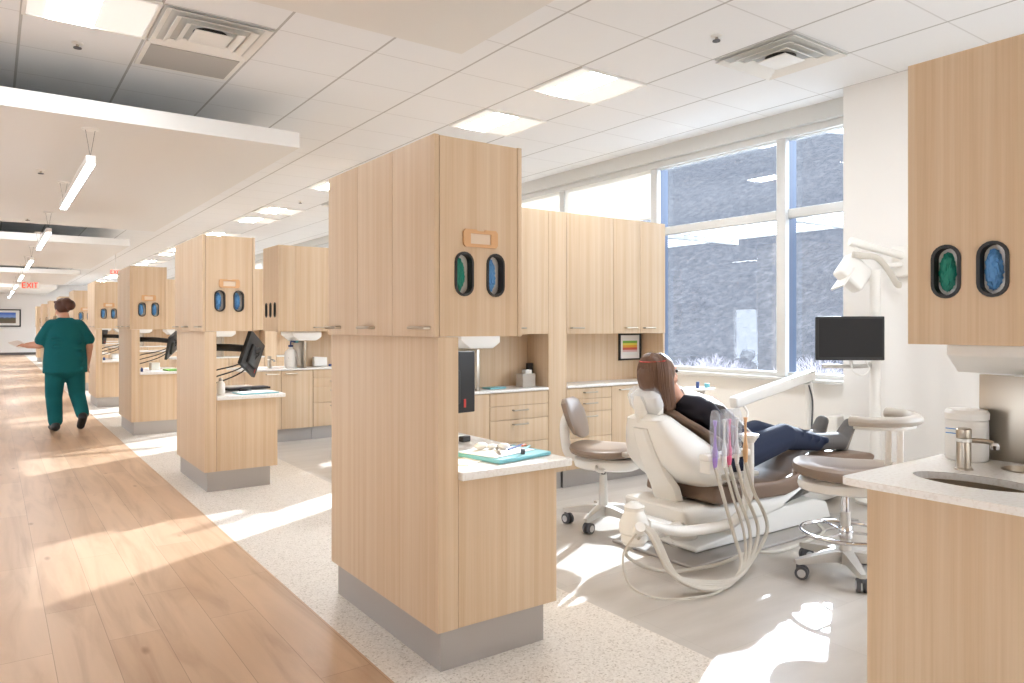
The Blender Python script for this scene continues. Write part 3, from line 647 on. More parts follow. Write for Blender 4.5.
MB().tube([(2.5, 2.47, .25), (2.9, 2.6, .2), (3.2, 2.75, .16)], .03, 10, 4).build('link_arm', 'cream', dl)
MB().box(2.88, 3.22, 2.37, 2.43, .575, .61, .008).build('holder_bar', 'cream', dl)
MB().box(2.93, 3.1, 2.4, 2.47, .5, .572, .01).build('valve_block', 'cream', dl)
for i, (x, cc) in enumerate(((2.92, 'purple'), (2.99, 'cream'), (3.03, 'pink'), (3.09, 'cream'), (3.16, 'tan'))):
    hp = MB().lathe([(.007, -.06), (.012, -.03), (.013, .03), (.009, .05), (.006, .08), (.006, .15), (.011, .18)], (x, 2.36, .6)).build('handpiece', cc if cc != 'cream' else 'white', dl)
    if i < 4: MB().lathe([(.02, 0), (.026, .1), (.024, .2), (.016, .23)], (x, 2.36, .6)).build('sleeve', 'film', hp)
    zb = .018 + .006 * i; k = .02 * i
    MB().tube([(x, 2.36, .55), (x + .05, 2.35, .4), (x + .11 + k * .4, 2.33, .2), (3.02 + k, 2.28, .07), (2.84 + k * .5, 2.22, zb), (2.66, 2.24 + .01 * i, zb + .02), (2.53 + k * .3, 2.3, .12), (2.47 + k * .4, 2.36, .28), (2.43 + .006 * i, 2.39, .33)], .0095 if i != 1 else .007, 8, 8).build('hose', 'hose', dl)
MB().tube([(2.42, 2.4, .3), (2.35, 2.42, .2), (2.34, 2.36, .08), (2.45, 2.26, .03), (2.7, 2.2, .015), (2.9, 2.25, .012)], .005, 8, 8).build('hose', 'hose', dl)
MB().tube([(2.44, 2.4, .28), (2.5, 2.55, .14), (2.7, 2.5, .04), (3.0, 2.42, .035), (3.3, 2.44, .04), (3.5, 2.4, .02), (4.0, 2.45, .02), (4.2, 2.6, .02)], .009, 8, 8).build('hose', 'hose', dl)
t = thing('foot_control', 'silver domed foot control on the floor between stool and dental chair', 'foot pedal', (3.29, 3.2, 0))
MB().lathe([(.075, 0), (.078, .008), (.06, .03), (.02, .04)], (3.29, 3.2, 0)).build('dome', 'chrome', t); MB().lathe([(.085, 0), (.085, .007)], (3.29, 3.2, 0)).build('ring', 'rubber', t)

# ---------------------------------------------------------------- people
def hand(mb, p, d, up, s=1, curl=.5):
    """palm at p, fingers along d, palm normal -up"""
    p, d, up = Vector(p), Vector(d).normalized(), Vector(up).normalized(); sd_ = d.cross(up)
    mb.cap(p, p + d * .06 * s, .022 * s, .026 * s); mb.ball(p + d * .045 * s, .03 * s, 12)
    for i, ln in enumerate((.062, .072, .068, .054)):
        a = p + d * .065 * s + sd_ * (i - 1.5) * .017 * s; b_ = a + (d - up * curl * .5) * ln * .55 * s; c_ = b_ + (d * .6 - up * curl) * ln * .5 * s
        mb.cap(a, b_, .0095 * s, .0088 * s); mb.cap(b_, c_, .0088 * s, .0075 * s)
    a = p + d * .02 * s - sd_ * .022 * s; mb.cap(a, a + (d * .7 - sd_ * .8) * .035 * s, .012 * s, .01 * s); mb.cap(a + (d * .7 - sd_ * .8) * .035 * s, a + (d * 1.5 - sd_ * 1.0) * .045 * s, .01 * s, .008 * s)
def head(mb, c, f, up, s=1):
    """head centred c facing f"""
    c, f, up = Vector(c), Vector(f).normalized(), Vector(up).normalized(); r = f.cross(up).normalized(); up = r.cross(f)
    def P(a, b_, d): return c + r * a * s + f * b_ * s + up * d * s
    mb.ball(P(0, -.01, .02), (.078 * s, .09 * s, .095 * s)); mb.ball(P(0, .015, -.04), (.058 * s, .068 * s, .068 * s)); mb.ball(P(0, .05, -.085), .03 * s)
    mb.cap(P(0, .085, .005), P(0, .105, -.025), .009 * s, .013 * s)
    mb.ball(P(0, .08, -.055), (.022 * s, .012 * s, .008 * s)); mb.ball(P(0, .078, -.067), (.019 * s, .012 * s, .008 * s))
    for q in (-1, 1):
        mb.ball(P(.078 * q, -.005, -.015), (.012 * s, .02 * s, .03 * s)); mb.cap(P(.018 * q, .08, .028), P(.048 * q, .068, .03), .009 * s, .009 * s); mb.ball(P(.04 * q, .05, -.03), .026 * s)
    return P
# patient
pt = thing('person', 'patient with auburn hair lying in the dental chair, black top, dark jeans, grey boots', 'person', (3.5, CY, .38))
py = CY - .02
b_ = MB(); PH = head(b_, (2.985, py, .985), (.95, -.12, .12), (-.1, 0, 1))
b_.cap((3.03, py, .93), (3.1, py, .84), .05, .055)
b_.cap((3.14, py - .12, .80), (3.14, py + .12, .80), .06, .06); b_.ball((3.24, py, .69), (.13, .16, .14)); b_.ball((3.38, py, .53), (.14, .155, .12))
for s in (-1, 1):
    b_.cap((3.15, py + s * .17, .79), (3.36, py + s * .235, .57), .045, .037); b_.cap((3.36, py + s * .235, .57), (3.58, py + s * .12, .60), .036, .026)
    hand(b_, (3.58, py + s * .11, .605), (.9, -s * .55, .02), (0, 0, 1), .95, .5)
    b_.cap((3.48, py + s * .09, .48), (3.96, py + s * .1, .57), .08, .06); b_.cap((3.96, py + s * .1, .57), (4.44, py + s * .085, .485), .055, .038); b_.cap((4.44, py + s * .085, .48), (4.6, py + s * .09, .5), .035, .035)
blob('body', b_, 'skin', pt, .009, 4)
b_ = MB(); b_.cap((3.13, py - .13, .80), (3.13, py + .13, .80), .07, .07); b_.ball((3.24, py, .69), (.145, .175, .155)); b_.ball((3.38, py, .53), (.15, .165, .13))
for s in (-1, 1): b_.cap((3.15, py + s * .18, .79), (3.36, py + s * .237, .57), .057, .05); b_.cap((3.36, py + s * .237, .57), (3.55, py + s * .14, .598), .048, .035)
blob('shirt', b_, 'shirt', pt, .01, 4)
b_ = MB(); b_.ball((3.45, py, .49), (.13, .165, .105))
for s in (-1, 1):
    b_.cap((3.5, py + s * .09, .49), (3.96, py + s * .1, .57), .1, .082); b_.cap((3.96, py + s * .1, .57), (4.36, py + s * .085, .495), .08, .054)
    for q in range(5): b_.cap((3.98 + q * .09, py + s * .1 - .05, .6 - q * .02), (4.0 + q * .09, py + s * .1 + .05, .615 - q * .022), .022, .022)
blob('jeans', b_, 'denim', pt, .01, 2)
for s in (-1, 1):
    b_ = MB(); b_.cap((4.34, py + s * .085, .5), (4.6, py + s * .09, .485), .058, .056); b_.cap((4.6, py + s * .09, .48), (4.7, py + s * .1, .585), .052, .044); b_.ball((4.6, py + s * .09, .465), (.048, .048, .048))
    bt = blob('boot', b_, 'boot', pt, .008, 3)
    b_ = MB(); b_.cap((4.645, py + s * .09, .44), (4.735, py + s * .1, .59), .033, .03); blob('sole', b_, 'sole', bt, .008, 3)
b_ = MB(); b_.ball(PH(0, -.025, .022), (.099, .1, .1)); b_.cap(PH(0, -.06, .0), PH(.01, -.04, -.12), .085, .07); b_.cap(PH(.04, -.01, -.02), PH(.05, .0, -.17), .05, .035)
for i in range(16):
    a = -math.pi * .95 + i * math.pi * .9 / 15
    p = PH(.088 * math.cos(a), -.01 + .1 * math.sin(a), .03); q = PH(.085 * math.cos(a * 1.0) + .01, .01 + .075 * math.sin(a), -.15 + .02 * math.sin(i * 2.1)); b_.cap(p, q, .022, .012)
hr = blob('hair', b_, 'hair2', pt, .007, 3)
rnd = random.Random(5); st = MB()
for i in range(90):
    a = math.pi * (-.98 + .96 * i / 89); e1 = .1 + rnd.uniform(-.002, .006); u0 = rnd.uniform(.02, .05)
    st.tube([PH(u0 * math.cos(a), -.02 + u0 * math.sin(a), .12), PH(.08 * math.cos(a), -.02 + .08 * math.sin(a), .1), PH((e1 + .004) * math.cos(a), -.022 + e1 * math.sin(a), .03), PH((e1 - .002) * math.cos(a), -.02 + (e1 - .0) * math.sin(a), -.05), PH(.085 * math.cos(a + rnd.uniform(-.15, .15)) + .01, -.01 + .085 * math.sin(a), -.13 - rnd.uniform(0, .06))], (.0055, .003), 5, 3)
st.build('hair_strands', 'hair2', hr)
MB().tube([PH(.09 * math.cos(a), -.02 + .092 * math.sin(a), .085) for a in [math.pi * (-.95 + .9 * i / 12) for i in range(13)]] + [PH(-.06, .08, .06)], .003, 8, 2).build('glasses_strap', 'red', pt)
for s in (-1, 1): MB().ball(PH(.034 * s, .083, .008), .009, 10).build('eye', 'black', pt)
rings = []
m_ = MB()
for k, (x, z, hw) in enumerate(((3.13, .905, .05), (3.2, .885, .12), (3.3, .855, .17), (3.42, .77, .18), (3.54, .69, .17), (3.6, .66, .165))):
    rings.append([Vector((x + .0, py + hw * q, z - .05 * q * q)) for q in (-1, -.5, 0, .5, 1)] + [Vector((x + .004, py + hw * q, z + .006 - .05 * q * q)) for q in (1, .5, 0, -.5, -1)])
m_.skin(rings).build('bib', 'white', pt)
# nurse walking away
ns = thing('person', 'person in teal scrubs walking away down the corridor holding a paper sheet', 'person', (.74, 10.25, 0))
X, Y = .72, 10.25
b_ = MB(); NH = head(b_, (X - .03, Y + .03, 1.45), (-.45, .85, -.35), (-.1, .25, 1), .92)
b_.cap((X - .01, Y, 1.38), (X, Y - .02, 1.3), .052, .06); b_.cap((X - .12, Y, 1.235), (X + .12, Y, 1.235), .06, .06); b_.ball((X, Y, 1.05), (.2, .14, .24)); b_.ball((X, Y - .02, .82), (.21, .16, .17))
b_.cap((X - .17, Y, 1.2), (X - .25, Y + .02, 1.03), .06, .052); b_.cap((X - .25, Y + .02, 1.03), (X - .37, Y + .12, 1.02), .052, .036); hand(b_, (X - .37, Y + .12, 1.02), (-.85, .4, .05), (0, 0, 1), .95, .4)
b_.cap((X + .17, Y, 1.2), (X + .25, Y + .01, 1.0), .055, .047); b_.cap((X + .25, Y + .01, 1.0), (X + .24, Y + .07, .8), .044, .03); hand(b_, (X + .24, Y + .075, .79), (0, .15, -1), (-1, 0, 0), .95, .5)
b_.cap((X - .09, Y, .72), (X - .11, Y + .02, .42), .095, .07); b_.cap((X - .11, Y + .02, .42), (X - .1, Y, .1), .06, .045); b_.cap((X - .1, Y - .03, .06), (X - .11, Y + .1, .04), .04, .035)
b_.cap((X + .1, Y, .72), (X + .12, Y + .04, .43), .095, .07); b_.cap((X + .12, Y + .04, .43), (X + .17, Y - .12, .17), .06, .045)
blob('body', b_, 'skin', ns, .012, 3)
b_ = MB(); b_.cap((X - .13, Y, 1.245), (X + .13, Y, 1.245), .088, .088); b_.cap((X - .16, Y, 1.225), (X - .235, Y + .02, 1.08), .075, .078); b_.cap((X + .16, Y, 1.225), (X + .235, Y + .01, 1.09), .075, .078)
b_.skin([[Vector((X + a * math.cos(t), Y - .01 + d * math.sin(t), z)) for t in [2 * math.pi * i / 28 for i in range(28)]] for a, d, z in ((.235, .17, .69), (.232, .172, .72), (.228, .17, .85), (.215, .155, 1.0), (.205, .145, 1.13), (.18, .12, 1.24), (.13, .09, 1.3), (.075, .065, 1.35))])
for i in range(5): b_.cap((X - .15 + .03 * i, Y - .15, 1.1 - .09 * i), (X + .16, Y - .14, 1.05 - .08 * i), .02, .016)
blob('scrub_top', b_, 'scrub', ns, .012, 4)
b_ = MB(); b_.ball((X, Y - .01, .74), (.215, .16, .12)); b_.cap((X - .1, Y, .72), (X - .115, Y + .02, .42), .112, .092); b_.cap((X - .115, Y + .02, .42), (X - .1, Y, .12), .09, .078)
b_.cap((X + .1, Y, .72), (X + .125, Y + .03, .43), .112, .09); b_.cap((X + .125, Y + .03, .43), (X + .17, Y - .1, .2), .088, .074)
blob('scrub_trousers', b_, 'scrub', ns, .012, 3)
b_ = MB(); b_.cap((X - .1, Y - .05, .05), (X - .13, Y + .13, .038), .05, .04); b_.ball((X - .1, Y - .04, .07), .05); blob('shoe', b_, 'black', ns, .01, 2)
b_ = MB(); b_.cap((X + .17, Y - .17, .16), (X + .155, Y - .07, .05), .048, .045); b_.ball((X + .17, Y - .15, .17), .052); blob('shoe', b_, 'black', ns, .01, 2)
b_ = MB(); b_.ball(NH(0, -.025, .035), (.088, .1, .098)); b_.ball(NH(.0, -.115, .045), (.062, .062, .066)); b_.ball((X + .045, Y - .06, 1.5), (.06, .06, .065)); b_.cap(NH(-.03, -.06, -.01), NH(.03, -.06, -.01), .04, .04)
for i in range(7): b_.cap(NH(-.06 + .02 * i, .03, .11), NH(-.03 + .01 * i, -.1, .06), .014, .016)
blob('hair', b_, 'hair', ns, .008, 2)
tag(MB().obox((X - .46, Y + .19, 1.035), (.15, .2, .003), (R(-10), R(28), R(25))).build('paper_sheet', 'paper'), 'white sheet of paper held in the outstretched hand of the walking person', 'paper')

# ---------------------------------------------------------------- stools
def base5(t, r0, off, hub='alu', ang=0, c=(0, 0)):
    cx, cy = c
    MB().lathe([(.035, .06), (.045, .075), (.04, .11), (.028, .14), (.024, .32)], (cx, cy, 0)).build('column_sleeve', hub, t)
    for k in range(5):
        a = off + k * 2 * math.pi / 5; d = Vector((math.cos(a), math.sin(a), 0)); s = Vector((-d.y, d.x, 0))
        m_ = MB(); m_.skin([[Vector((cx, cy, 0)) + d * q + s * e_ * w_ + Vector((0, 0, z + f * h_)) for e_, f in ((-1, -1), (1, -1), (1, 1), (-1, 1))] for q, w_, z, h_ in ((.02, .03, .1, .03), (.1, .024, .1, .024), (r0, .014, .083, .014), (r0 + .015, .01, .083, .01))])
        lg = m_.build('leg', hub, t)
        w_ = MB(); p = Vector((cx, cy, 0)) + d * r0
        a2 = a + .9 + .5 * k; u = Vector((math.cos(a2), math.sin(a2), 0)); o_ = Vector((-u.y, u.x, 0)) * .02
        w_.cyl(p + Vector((0, 0, .05)), p + Vector((0, 0, .08)), .008, seg=8)
        cs = MB().box(0, 1, 0, 1, 0, 1); cs.bm.free(); cs = MB(); 
        for q in (-1, 1): w_.cyl(p + o_ + Vector((0, 0, .032)) + u * q * .007, p + o_ + Vector((0, 0, .032)) + u * q * .024, .032, seg=20)
        ca = w_.build('caster', 'rubber', lg)
        h_ = MB()
        for q in (-1, 1): h_.cyl(p + o_ + Vector((0, 0, .032)) + u * q * .024, p + o_ + Vector((0, 0, .032)) + u * q * .027, .02, seg=16)
        h_.build('hub_cap', 'hub', lg)
def padm(cx, cy, a, b, z0, z1, waist=0, n=40, e=2.6):
    m_ = MB(); rings = []
    h = z1 - z0
    for k_, z in ((.86, z0), (.97, z0 + h * .15), (1, z0 + h * .45), (.98, z0 + h * .75), (.9, z0 + h * .93), (.6, z1), (.2, z1)):
        rr = []
        for i in range(n):
            t = 2 * math.pi * i / n; c, s = math.cos(t), math.sin(t)
            x = a * k_ * math.copysign(abs(c) ** (2 / e), c); y = b * k_ * math.copysign(abs(s) ** (2 / e), s) * (1 - waist * (x / a) if x > 0 else 1)
            rr.append(Vector((cx + x, cy + y, z + .02 * (x / a) ** 2 * (1 if waist else 0))))
        rings.append(rr)
    return m_.skin(rings)
A = thing('rolling_stool', 'taupe dental stool with backrest on casters between the desk and the dental chair', 'stool', (3.13, 3.40, 0), 'rolling dental stools')
ax, ay = 3.13, 3.40
base5(A, .24, R(131 + 58), c=(ax, ay))
MB().cyl((ax, ay, .3), (ax, ay, .42), .014).build('gas_lift', 'black', A)
padm(ax + .03, ay, .21, .17, .365, .44).build('seat_pan', 'cream', A)
MB().box(ax - .12, ax + .06, ay - .05, ay + .05, .35, .39, .012).build('mechanism_box', 'cream', A)
for s in (-1, 1): MB().tube([(ax + .02, ay + s * .12, .39), (ax + .03, ay + s * .17, .385), (ax + .06, ay + s * .21, .39)], .012, 8, flat=.6).build('lever', 'alu', A)
padm(ax + .02, ay, .225, .21, .44, .50, .15).build('seat', 'taupe', A)
loft(MB(), [((ax - .13, ay, .555), .08, .02, (1, 0, -.2)), ((ax - .145, ay, .575), .13, .03, (1, 0, -.2)), ((ax - .165, ay, .63), .16, .034, (1, 0, -.1)), ((ax - .19, ay, .7), .165, .034, (1, 0, .1)), ((ax - .22, ay, .765), .14, .03, (1, 0, .3)), ((ax - .235, ay, .79), .09, .018, (1, 0, .3))], Yv).build('backrest', 'taupe', A)
MB().tube([(ax - .1, ay, .41), (ax - .22, ay, .43), (ax - .25, ay, .52), (ax - .255, ay, .62), (ax - .235, ay, .68)], .02, 10, flat=1.6).build('back_bracket', 'cream', A)
MB().tube([(ax + .0, ay - .16, .4), (ax + .02, ay - .22, .385), (ax + .07, ay - .24, .38)], .009, 8).build('lever', 'alu', A)
rotz(A, R(-58))
Bx, By = 3.49, 2.01
B = thing('rolling_stool', 'assistant stool with chrome foot ring and curved arm support beside the sink counter', 'stool', (Bx, By, 0), 'rolling dental stools')
base5(B, .26, R(214), c=(Bx, By))
MB().cyl((Bx, By, .3), (Bx, By, .44), .02).build('gas_lift', 'chrome', B)
MB().tube([(Bx + .21 * math.cos(t), By + .21 * math.sin(t), .215) for t in [2 * math.pi * i / 40 for i in range(40)]], .0105, 10, closed=True).build('foot_ring', 'chrome', B)
for k in range(3): MB().tube([(Bx + .02 * math.cos(k * 2.1), By + .02 * math.sin(k * 2.1), .215), (Bx + .21 * math.cos(k * 2.1), By + .21 * math.sin(k * 2.1), .215)], .007, 8, 0).build('spoke', 'chrome', B)
MB().lathe([(.032, .19), (.036, .2), (.036, .24), (.03, .25)], (Bx, By, 0)).build('ring_collar', 'chrome', B)
padm(Bx, By, .225, .18, .425, .49).build('seat_pan', 'cream', B)
padm(Bx, By, .25, .21, .49, .56, -.1).build('seat', 'taupe', B)
MB().tube([(Bx + .02, By - .08, .785), (Bx + .12, By - .1, .785), (Bx + .24, By - .06, .787), (Bx + .315, By + .04, .79), (Bx + .29, By + .15, .8), (Bx + .19, By + .2, .805)], .034, 14, flat=.75).build('arm_support', 'greyvinyl', B)
MB().tube([(Bx + .04, By - .08, .757), (Bx + .12, By - .1, .757), (Bx + .24, By - .06, .757), (Bx + .3, By + .04, .757)], .02, 10, flat=.6).build('support_rail', 'cream', B)
MB().box(Bx + .225, Bx + .255, By - .06, By - .03, .45, .765, .006).build('post', 'cream', B)
MB().box(Bx + .175, Bx + .205, By - .04, By - .01, .45, .765, .006).build('post', 'cream', B)
MB().box(Bx + .05, Bx + .255, By - .06, By - .01, .425, .45, .006).build('post_bracket', 'cream', B)
rotz(B, R(-60))

# ---------------------------------------------------------------- equipment by the window
F_ = 1.07
def sc(o):
    o.location = Vector((o.location.x * F_, o.location.y * F_, 1.25 + (o.location.z - 1.25) * F_)); o.scale = (F_,) * 3
t = thing('light_post', 'tall cream post behind the stool carrying a monitor by the white wall', 'post', (4.75, 2.53, 0))
MB().cyl((4.75, 2.53, .085), (4.75, 2.53, 1.62), .033, seg=24).build('pole', 'cream', t); MB().lathe([(.12, 0), (.12, .015), (.05, .04)], (4.75, 2.53, .083)).build('base', 'cream', t)
MB().tube([(4.75, 2.53, 1.0), (4.66, 2.58, .985), (4.45, 2.72, .985)], .014, 10, 3).build('monitor_arm', 'alu', t)
sc(t)
t = thing('computer_monitor', 'black flat monitor mounted on the cream post in front of the white wall', 'monitor', (4.535, 2.583, 1.02))
m0 = (4.535, 2.583)
MB().obox((m0[0], m0[1], 1.17), (.438, .028, .285), (0, 0, 0), .006).build('housing', 'black', t)
MB().obox((m0[0], m0[1] - .0145, 1.173), (.408, .003, .25)).build('screen', 'screen', t)
MB().tube([(m0[0] + .02, m0[1] + .02, 1.1), (m0[0] + .03, m0[1] + .05, 1.02), (m0[0] + .03, m0[1] + .03, .985)], .012, 8).build('bracket', 'alu', t)
MB().tube([(m0[0] + .1, m0[1] + .02, 1.04), (m0[0] + .13, m0[1] + .01, .97), (m0[0] + .08, m0[1], .93), (m0[0] + .02, m0[1], .96), (m0[0] + .02, m0[1] + .02, 1.04)], .004, 6).build('cable', 'white', t)
rotz(t, R(-37))
sc(t)
t = thing('operatory_light', 'cream dental operating light folded back on its arm by the white wall', 'dental light', (4.72, 2.6, 1.5))
MB().obox((4.64, 2.62, 1.6), (.2, .1, .19), (R(-15), R(42), R(-30)), .025).build('lamp_head', 'cream', t)
MB().obox((4.56, 2.64, 1.56), (.012, .12, .17), (R(-15), R(42), R(-30)), .004).build('lens', 'white', t)
MB().tube([(4.60, 2.6, 1.72), (4.66, 2.56, 1.71), (4.75, 2.52, 1.70), (4.82, 2.48, 1.62), (4.87, 2.45, 1.53), (4.9, 2.44, 1.52)], .014, 10, flat=1.5).build('handle', 'hose', t)
MB().tube([(4.66, 2.62, 1.8), (4.66, 2.6, 1.72)], .014, 10, 0).build('yoke', 'cream', t)
MB().tube([(4.62, 2.63, 1.81), (4.93, 2.42, 1.71)], (.03, .024), 14, 0).build('upper_arm', 'cream', t)
MB().tube([(4.8, 2.52, 1.645), (4.93, 2.42, 1.66)], .016, 10, 0).build('lower_arm', 'cream', t)
MB().box(4.9, 4.95, 2.34, 2.5, 1.58, 1.78, .01).build('wall_mount', 'cream', t)
sc(t)
t = thing('assistant_arm', 'long cream jointed equipment arm in front of the window sill', 'equipment arm', (4.9, 3.1, .3))
MB().obox(((4.02 + 4.93) / 2, 3.1, .815), (.93, .07, .075), (0, R(-9.5), 0), .015).build('boom', 'cream', t)
MB().tube([(4.87, 3.1, .84), (4.9, 3.1, .8), (4.9, 3.1, .55), (4.9, 3.1, .40)], (.032, .022), 12, 0).build('riser', 'cream', t)
MB().tube([(4.86, 3.08, .82), (4.875, 3.06, .7), (4.865, 3.06, .5), (4.87, 3.06, .3)], .006, 8).build('cable', 'rubber', t)
MB().obox((5.1, 3.1, .42), (.46, .08, .06), (0, 0, 0), .02).build('lower_arm', 'cream', t)
MB().box(5.3, 5.58, 3.12, 3.2, .3, .55, .01).build('wall_mount', 'cream', t)
MB().tube([(4.1, 3.08, .72), (4.12, 3.06, .66), (4.05, 3.06, .6), (3.9, 3.06, .57), (3.8, 3.06, .585)], .008, 8).build('hanging_hose', 'alu', t)
t = thing('bracket_table', 'small white tray table by the window sill beyond the patient', 'table', (4.0, 3.45, .8), None)
MB().cyl((4.1, 3.45, 0), (4.1, 3.45, .8), .025).build('post', 'cream', t); MB().box(3.93, 4.15, 3.35, 3.52, .8, .815, .005).build('tray_top', 'white', t); MB().lathe([(.16, 0), (.16, .02), (.05, .04)], (4.1, 3.45, 0)).build('foot', 'cream', t)
MB().lathe([(.03, -.1), (.075, -.02), (.08, 0)], (4.0, 3.42, .8)).build('bowl', 'greyvinyl', t)
tag(MB().cyl((4.02, 3.4, .815), (4.02, 3.4, .86), .012).build('vial', 'navy'), 'tiny blue vial on the tray table by the window', 'vial')
tag(MB().cyl((4.12, 3.4, .815), (4.12, 3.4, .845), .018).build('vial', 'teal'), 'tiny pale teal vial on the tray table by the window', 'vial')

# framed chart
t = thing('framed_chart', 'black framed chart with coloured stripes under the overhead cabinet near the window', 'picture frame', (4.54, 4.56, .95))
f = MB(); x0, x1, z0, z1 = 4.38, 4.64, .955, 1.185
for a in ((x0, x1, z0, z0 + .014), (x0, x1, z1 - .014, z1), (x0, x0 + .014, z0, z1), (x1 - .014, x1, z0, z1)): f.box(a[0], a[1], 4.552, 4.569, a[2], a[3])
f.build('frame', 'black', t, smooth=False); MB().box(x0 + .01, x1 - .01, 4.562, 4.568, z0 + .01, z1 - .01).build('mat_board', 'paper', t); MB().box(x0 + .045, x1 - .045, 4.558, 4.561, z0 + .045, z1 - .04).build('chart', 'chart', t)
t = thing('framed_picture', 'framed landscape photograph hanging on the far corridor wall', 'picture', (.35, 37.95, 1.25))
f = MB(); x0, x1, z0, z1 = -.35, 1.03, 1.22, 1.97
for a in ((x0, x1, z0, z0 + .05), (x0, x1, z1 - .05, z1), (x0, x0 + .05, z0, z1), (x1 - .05, x1, z0, z1)): f.box(a[0], a[1], 37.94, 37.99, a[2], a[3])
f.build('frame', 'black', t, smooth=False); MB().box(x0 + .04, x1 - .04, 37.965, 37.98, z0 + .04, z1 - .04).build('mat_board', 'paper', t); MB().box(x0 + .18, x1 - .18, 37.955, 37.964, z0 + .15, z1 - .14).build('print', 'landscape', t)
def exit_sign(x, y, z, s, label):
    t = thing('exit_sign', label, 'exit sign', (x, y, z), 'exit signs')
    MB().box(x - .18 * s, x + .18 * s, y - .02, y + .02, z, z + .17 * s, .004).build('panel', 'white', t)
    MB().cyl((x, y, z + .17 * s), (x, y, 2.66 if x < 1.9 else 3.07), .008, seg=8).build('rod', 'white', t)
    q = MB(); u = .012 * s; Z0, Z1 = z + .025 * s, z + .145 * s
    def seg(a, b): q.tube([(x + a[0] * s, y - .024, Z0 + a[1] * (Z1 - Z0)), (x + b[0] * s, y - .024, Z0 + b[1] * (Z1 - Z0))], .011 * s, 6, 0)
    for a, b in (((-.15, 0), (-.15, 1)), ((-.15, 0), (-.09, 0)), ((-.15, .5), (-.1, .5)), ((-.15, 1), (-.09, 1)), ((-.06, 0), (.02, 1)), ((-.06, 1), (.02, 0)), ((.05, 0), (.05, 1)), ((.115, 0), (.115, 1)), ((.075, 1), (.155, 1))): seg(a, b)
    q.build('lettering', 'exit', t)
exit_sign(.86, 24, 2.27, 1.15, 'red and white EXIT sign hanging over the corridor')
exit_sign(2.45, 20, 2.5, .7, 'small distant EXIT sign above the fourth tower')

# ---------------------------------------------------------------- sink station, right foreground
t = thing('sink_basin', 'oval stainless sink basin in the right foreground counter', 'sink', (2.36, .96, .64))
MB().lathe([(1.1, .126), (.99, .129), (.98, .11), (.93, .04), (.75, .008), (.15, 0), (.12, -.004)], (2.36, .96, .64), .102, .172, cap=False).build('bowl', 'sinksteel', t, recalc=False)
MB().lathe([(.02, .0), (.022, .004), (.005, .004)], (2.36, .96, .641)).build('drain', 'chrome', t)
t = thing('waste_ring', 'round stainless waste opening in the counter beside the steel splash panel', 'waste chute', (2.68, .93, .6))
MB().lathe([(.065, -.15), (.07, .0), (.078, .012), (.072, .014), (.066, .0), (.06, -.15)], (2.68, .93, .78), cap=False).build('ring', 'steel', t); MB().lathe([(.068, 0), (.068, .004)], (2.68, .93, .63)).build('bottom', 'dark', t)
def faucet(x, y, z, label):
    t = thing('faucet', label, 'faucet', (x, y, z), 'sensor faucets')
    MB().lathe([(.026, 0), (.026, .004), (.021, .006), (.0205, .088)], (x, y, z)).build('body', 'nickel', t)
    MB().lathe([(.0205, 0), (.022, .006), (.022, .028), (.018, .032)], (x, y, z + .1)).build('cap', 'nickel', t); MB().lathe([(.023, 0), (.023, .01)], (x, y, z + .089)).build('collar', 'white', t)
    MB().tube([(x, y, z + .094), (x + .02, y - .05, z + .094), (x + .025, y - .075, z + .09)], .008, 10).build('spout', 'nickel', t)
    MB().lathe([(.012, 0), (.014, .012), (.01, .02)], (x + .025, y - .08, z + .072)).build('aerator', 'chrome', t); return t
fc = faucet(2.53, 1.06, .792, 'brushed nickel faucet at the oval sink in the right foreground')
dup(fc, (2.47 - 2.53, 8.02 - 1.06, -.002), 'small brushed faucet on the second divider counter behind the tilted monitor')
t = thing('wipes_canister', 'white cylindrical wipes canister with blue label marks behind the foreground faucet', 'canister', (2.72, 1.13, .792))
MB().lathe([(.058, 0), (.064, .006), (.064, .135), (.058, .142)], (2.72, 1.13, .792)).build('body', 'white', t); MB().lathe([(.066, 0), (.067, .02), (.06, .032), (.03, .034)], (2.72, 1.13, .933)).build('lid', 'white', t)
MB().lathe([(.0645, 0), (.0645, .1)], (2.72, 1.13, .81), cap=False).build('label_band', 'paper', t)
for i, z in enumerate((.9, .885)): MB().box(2.655, 2.658, 1.13, 1.17, z, z + .003).build('label_line', 'blue', t)

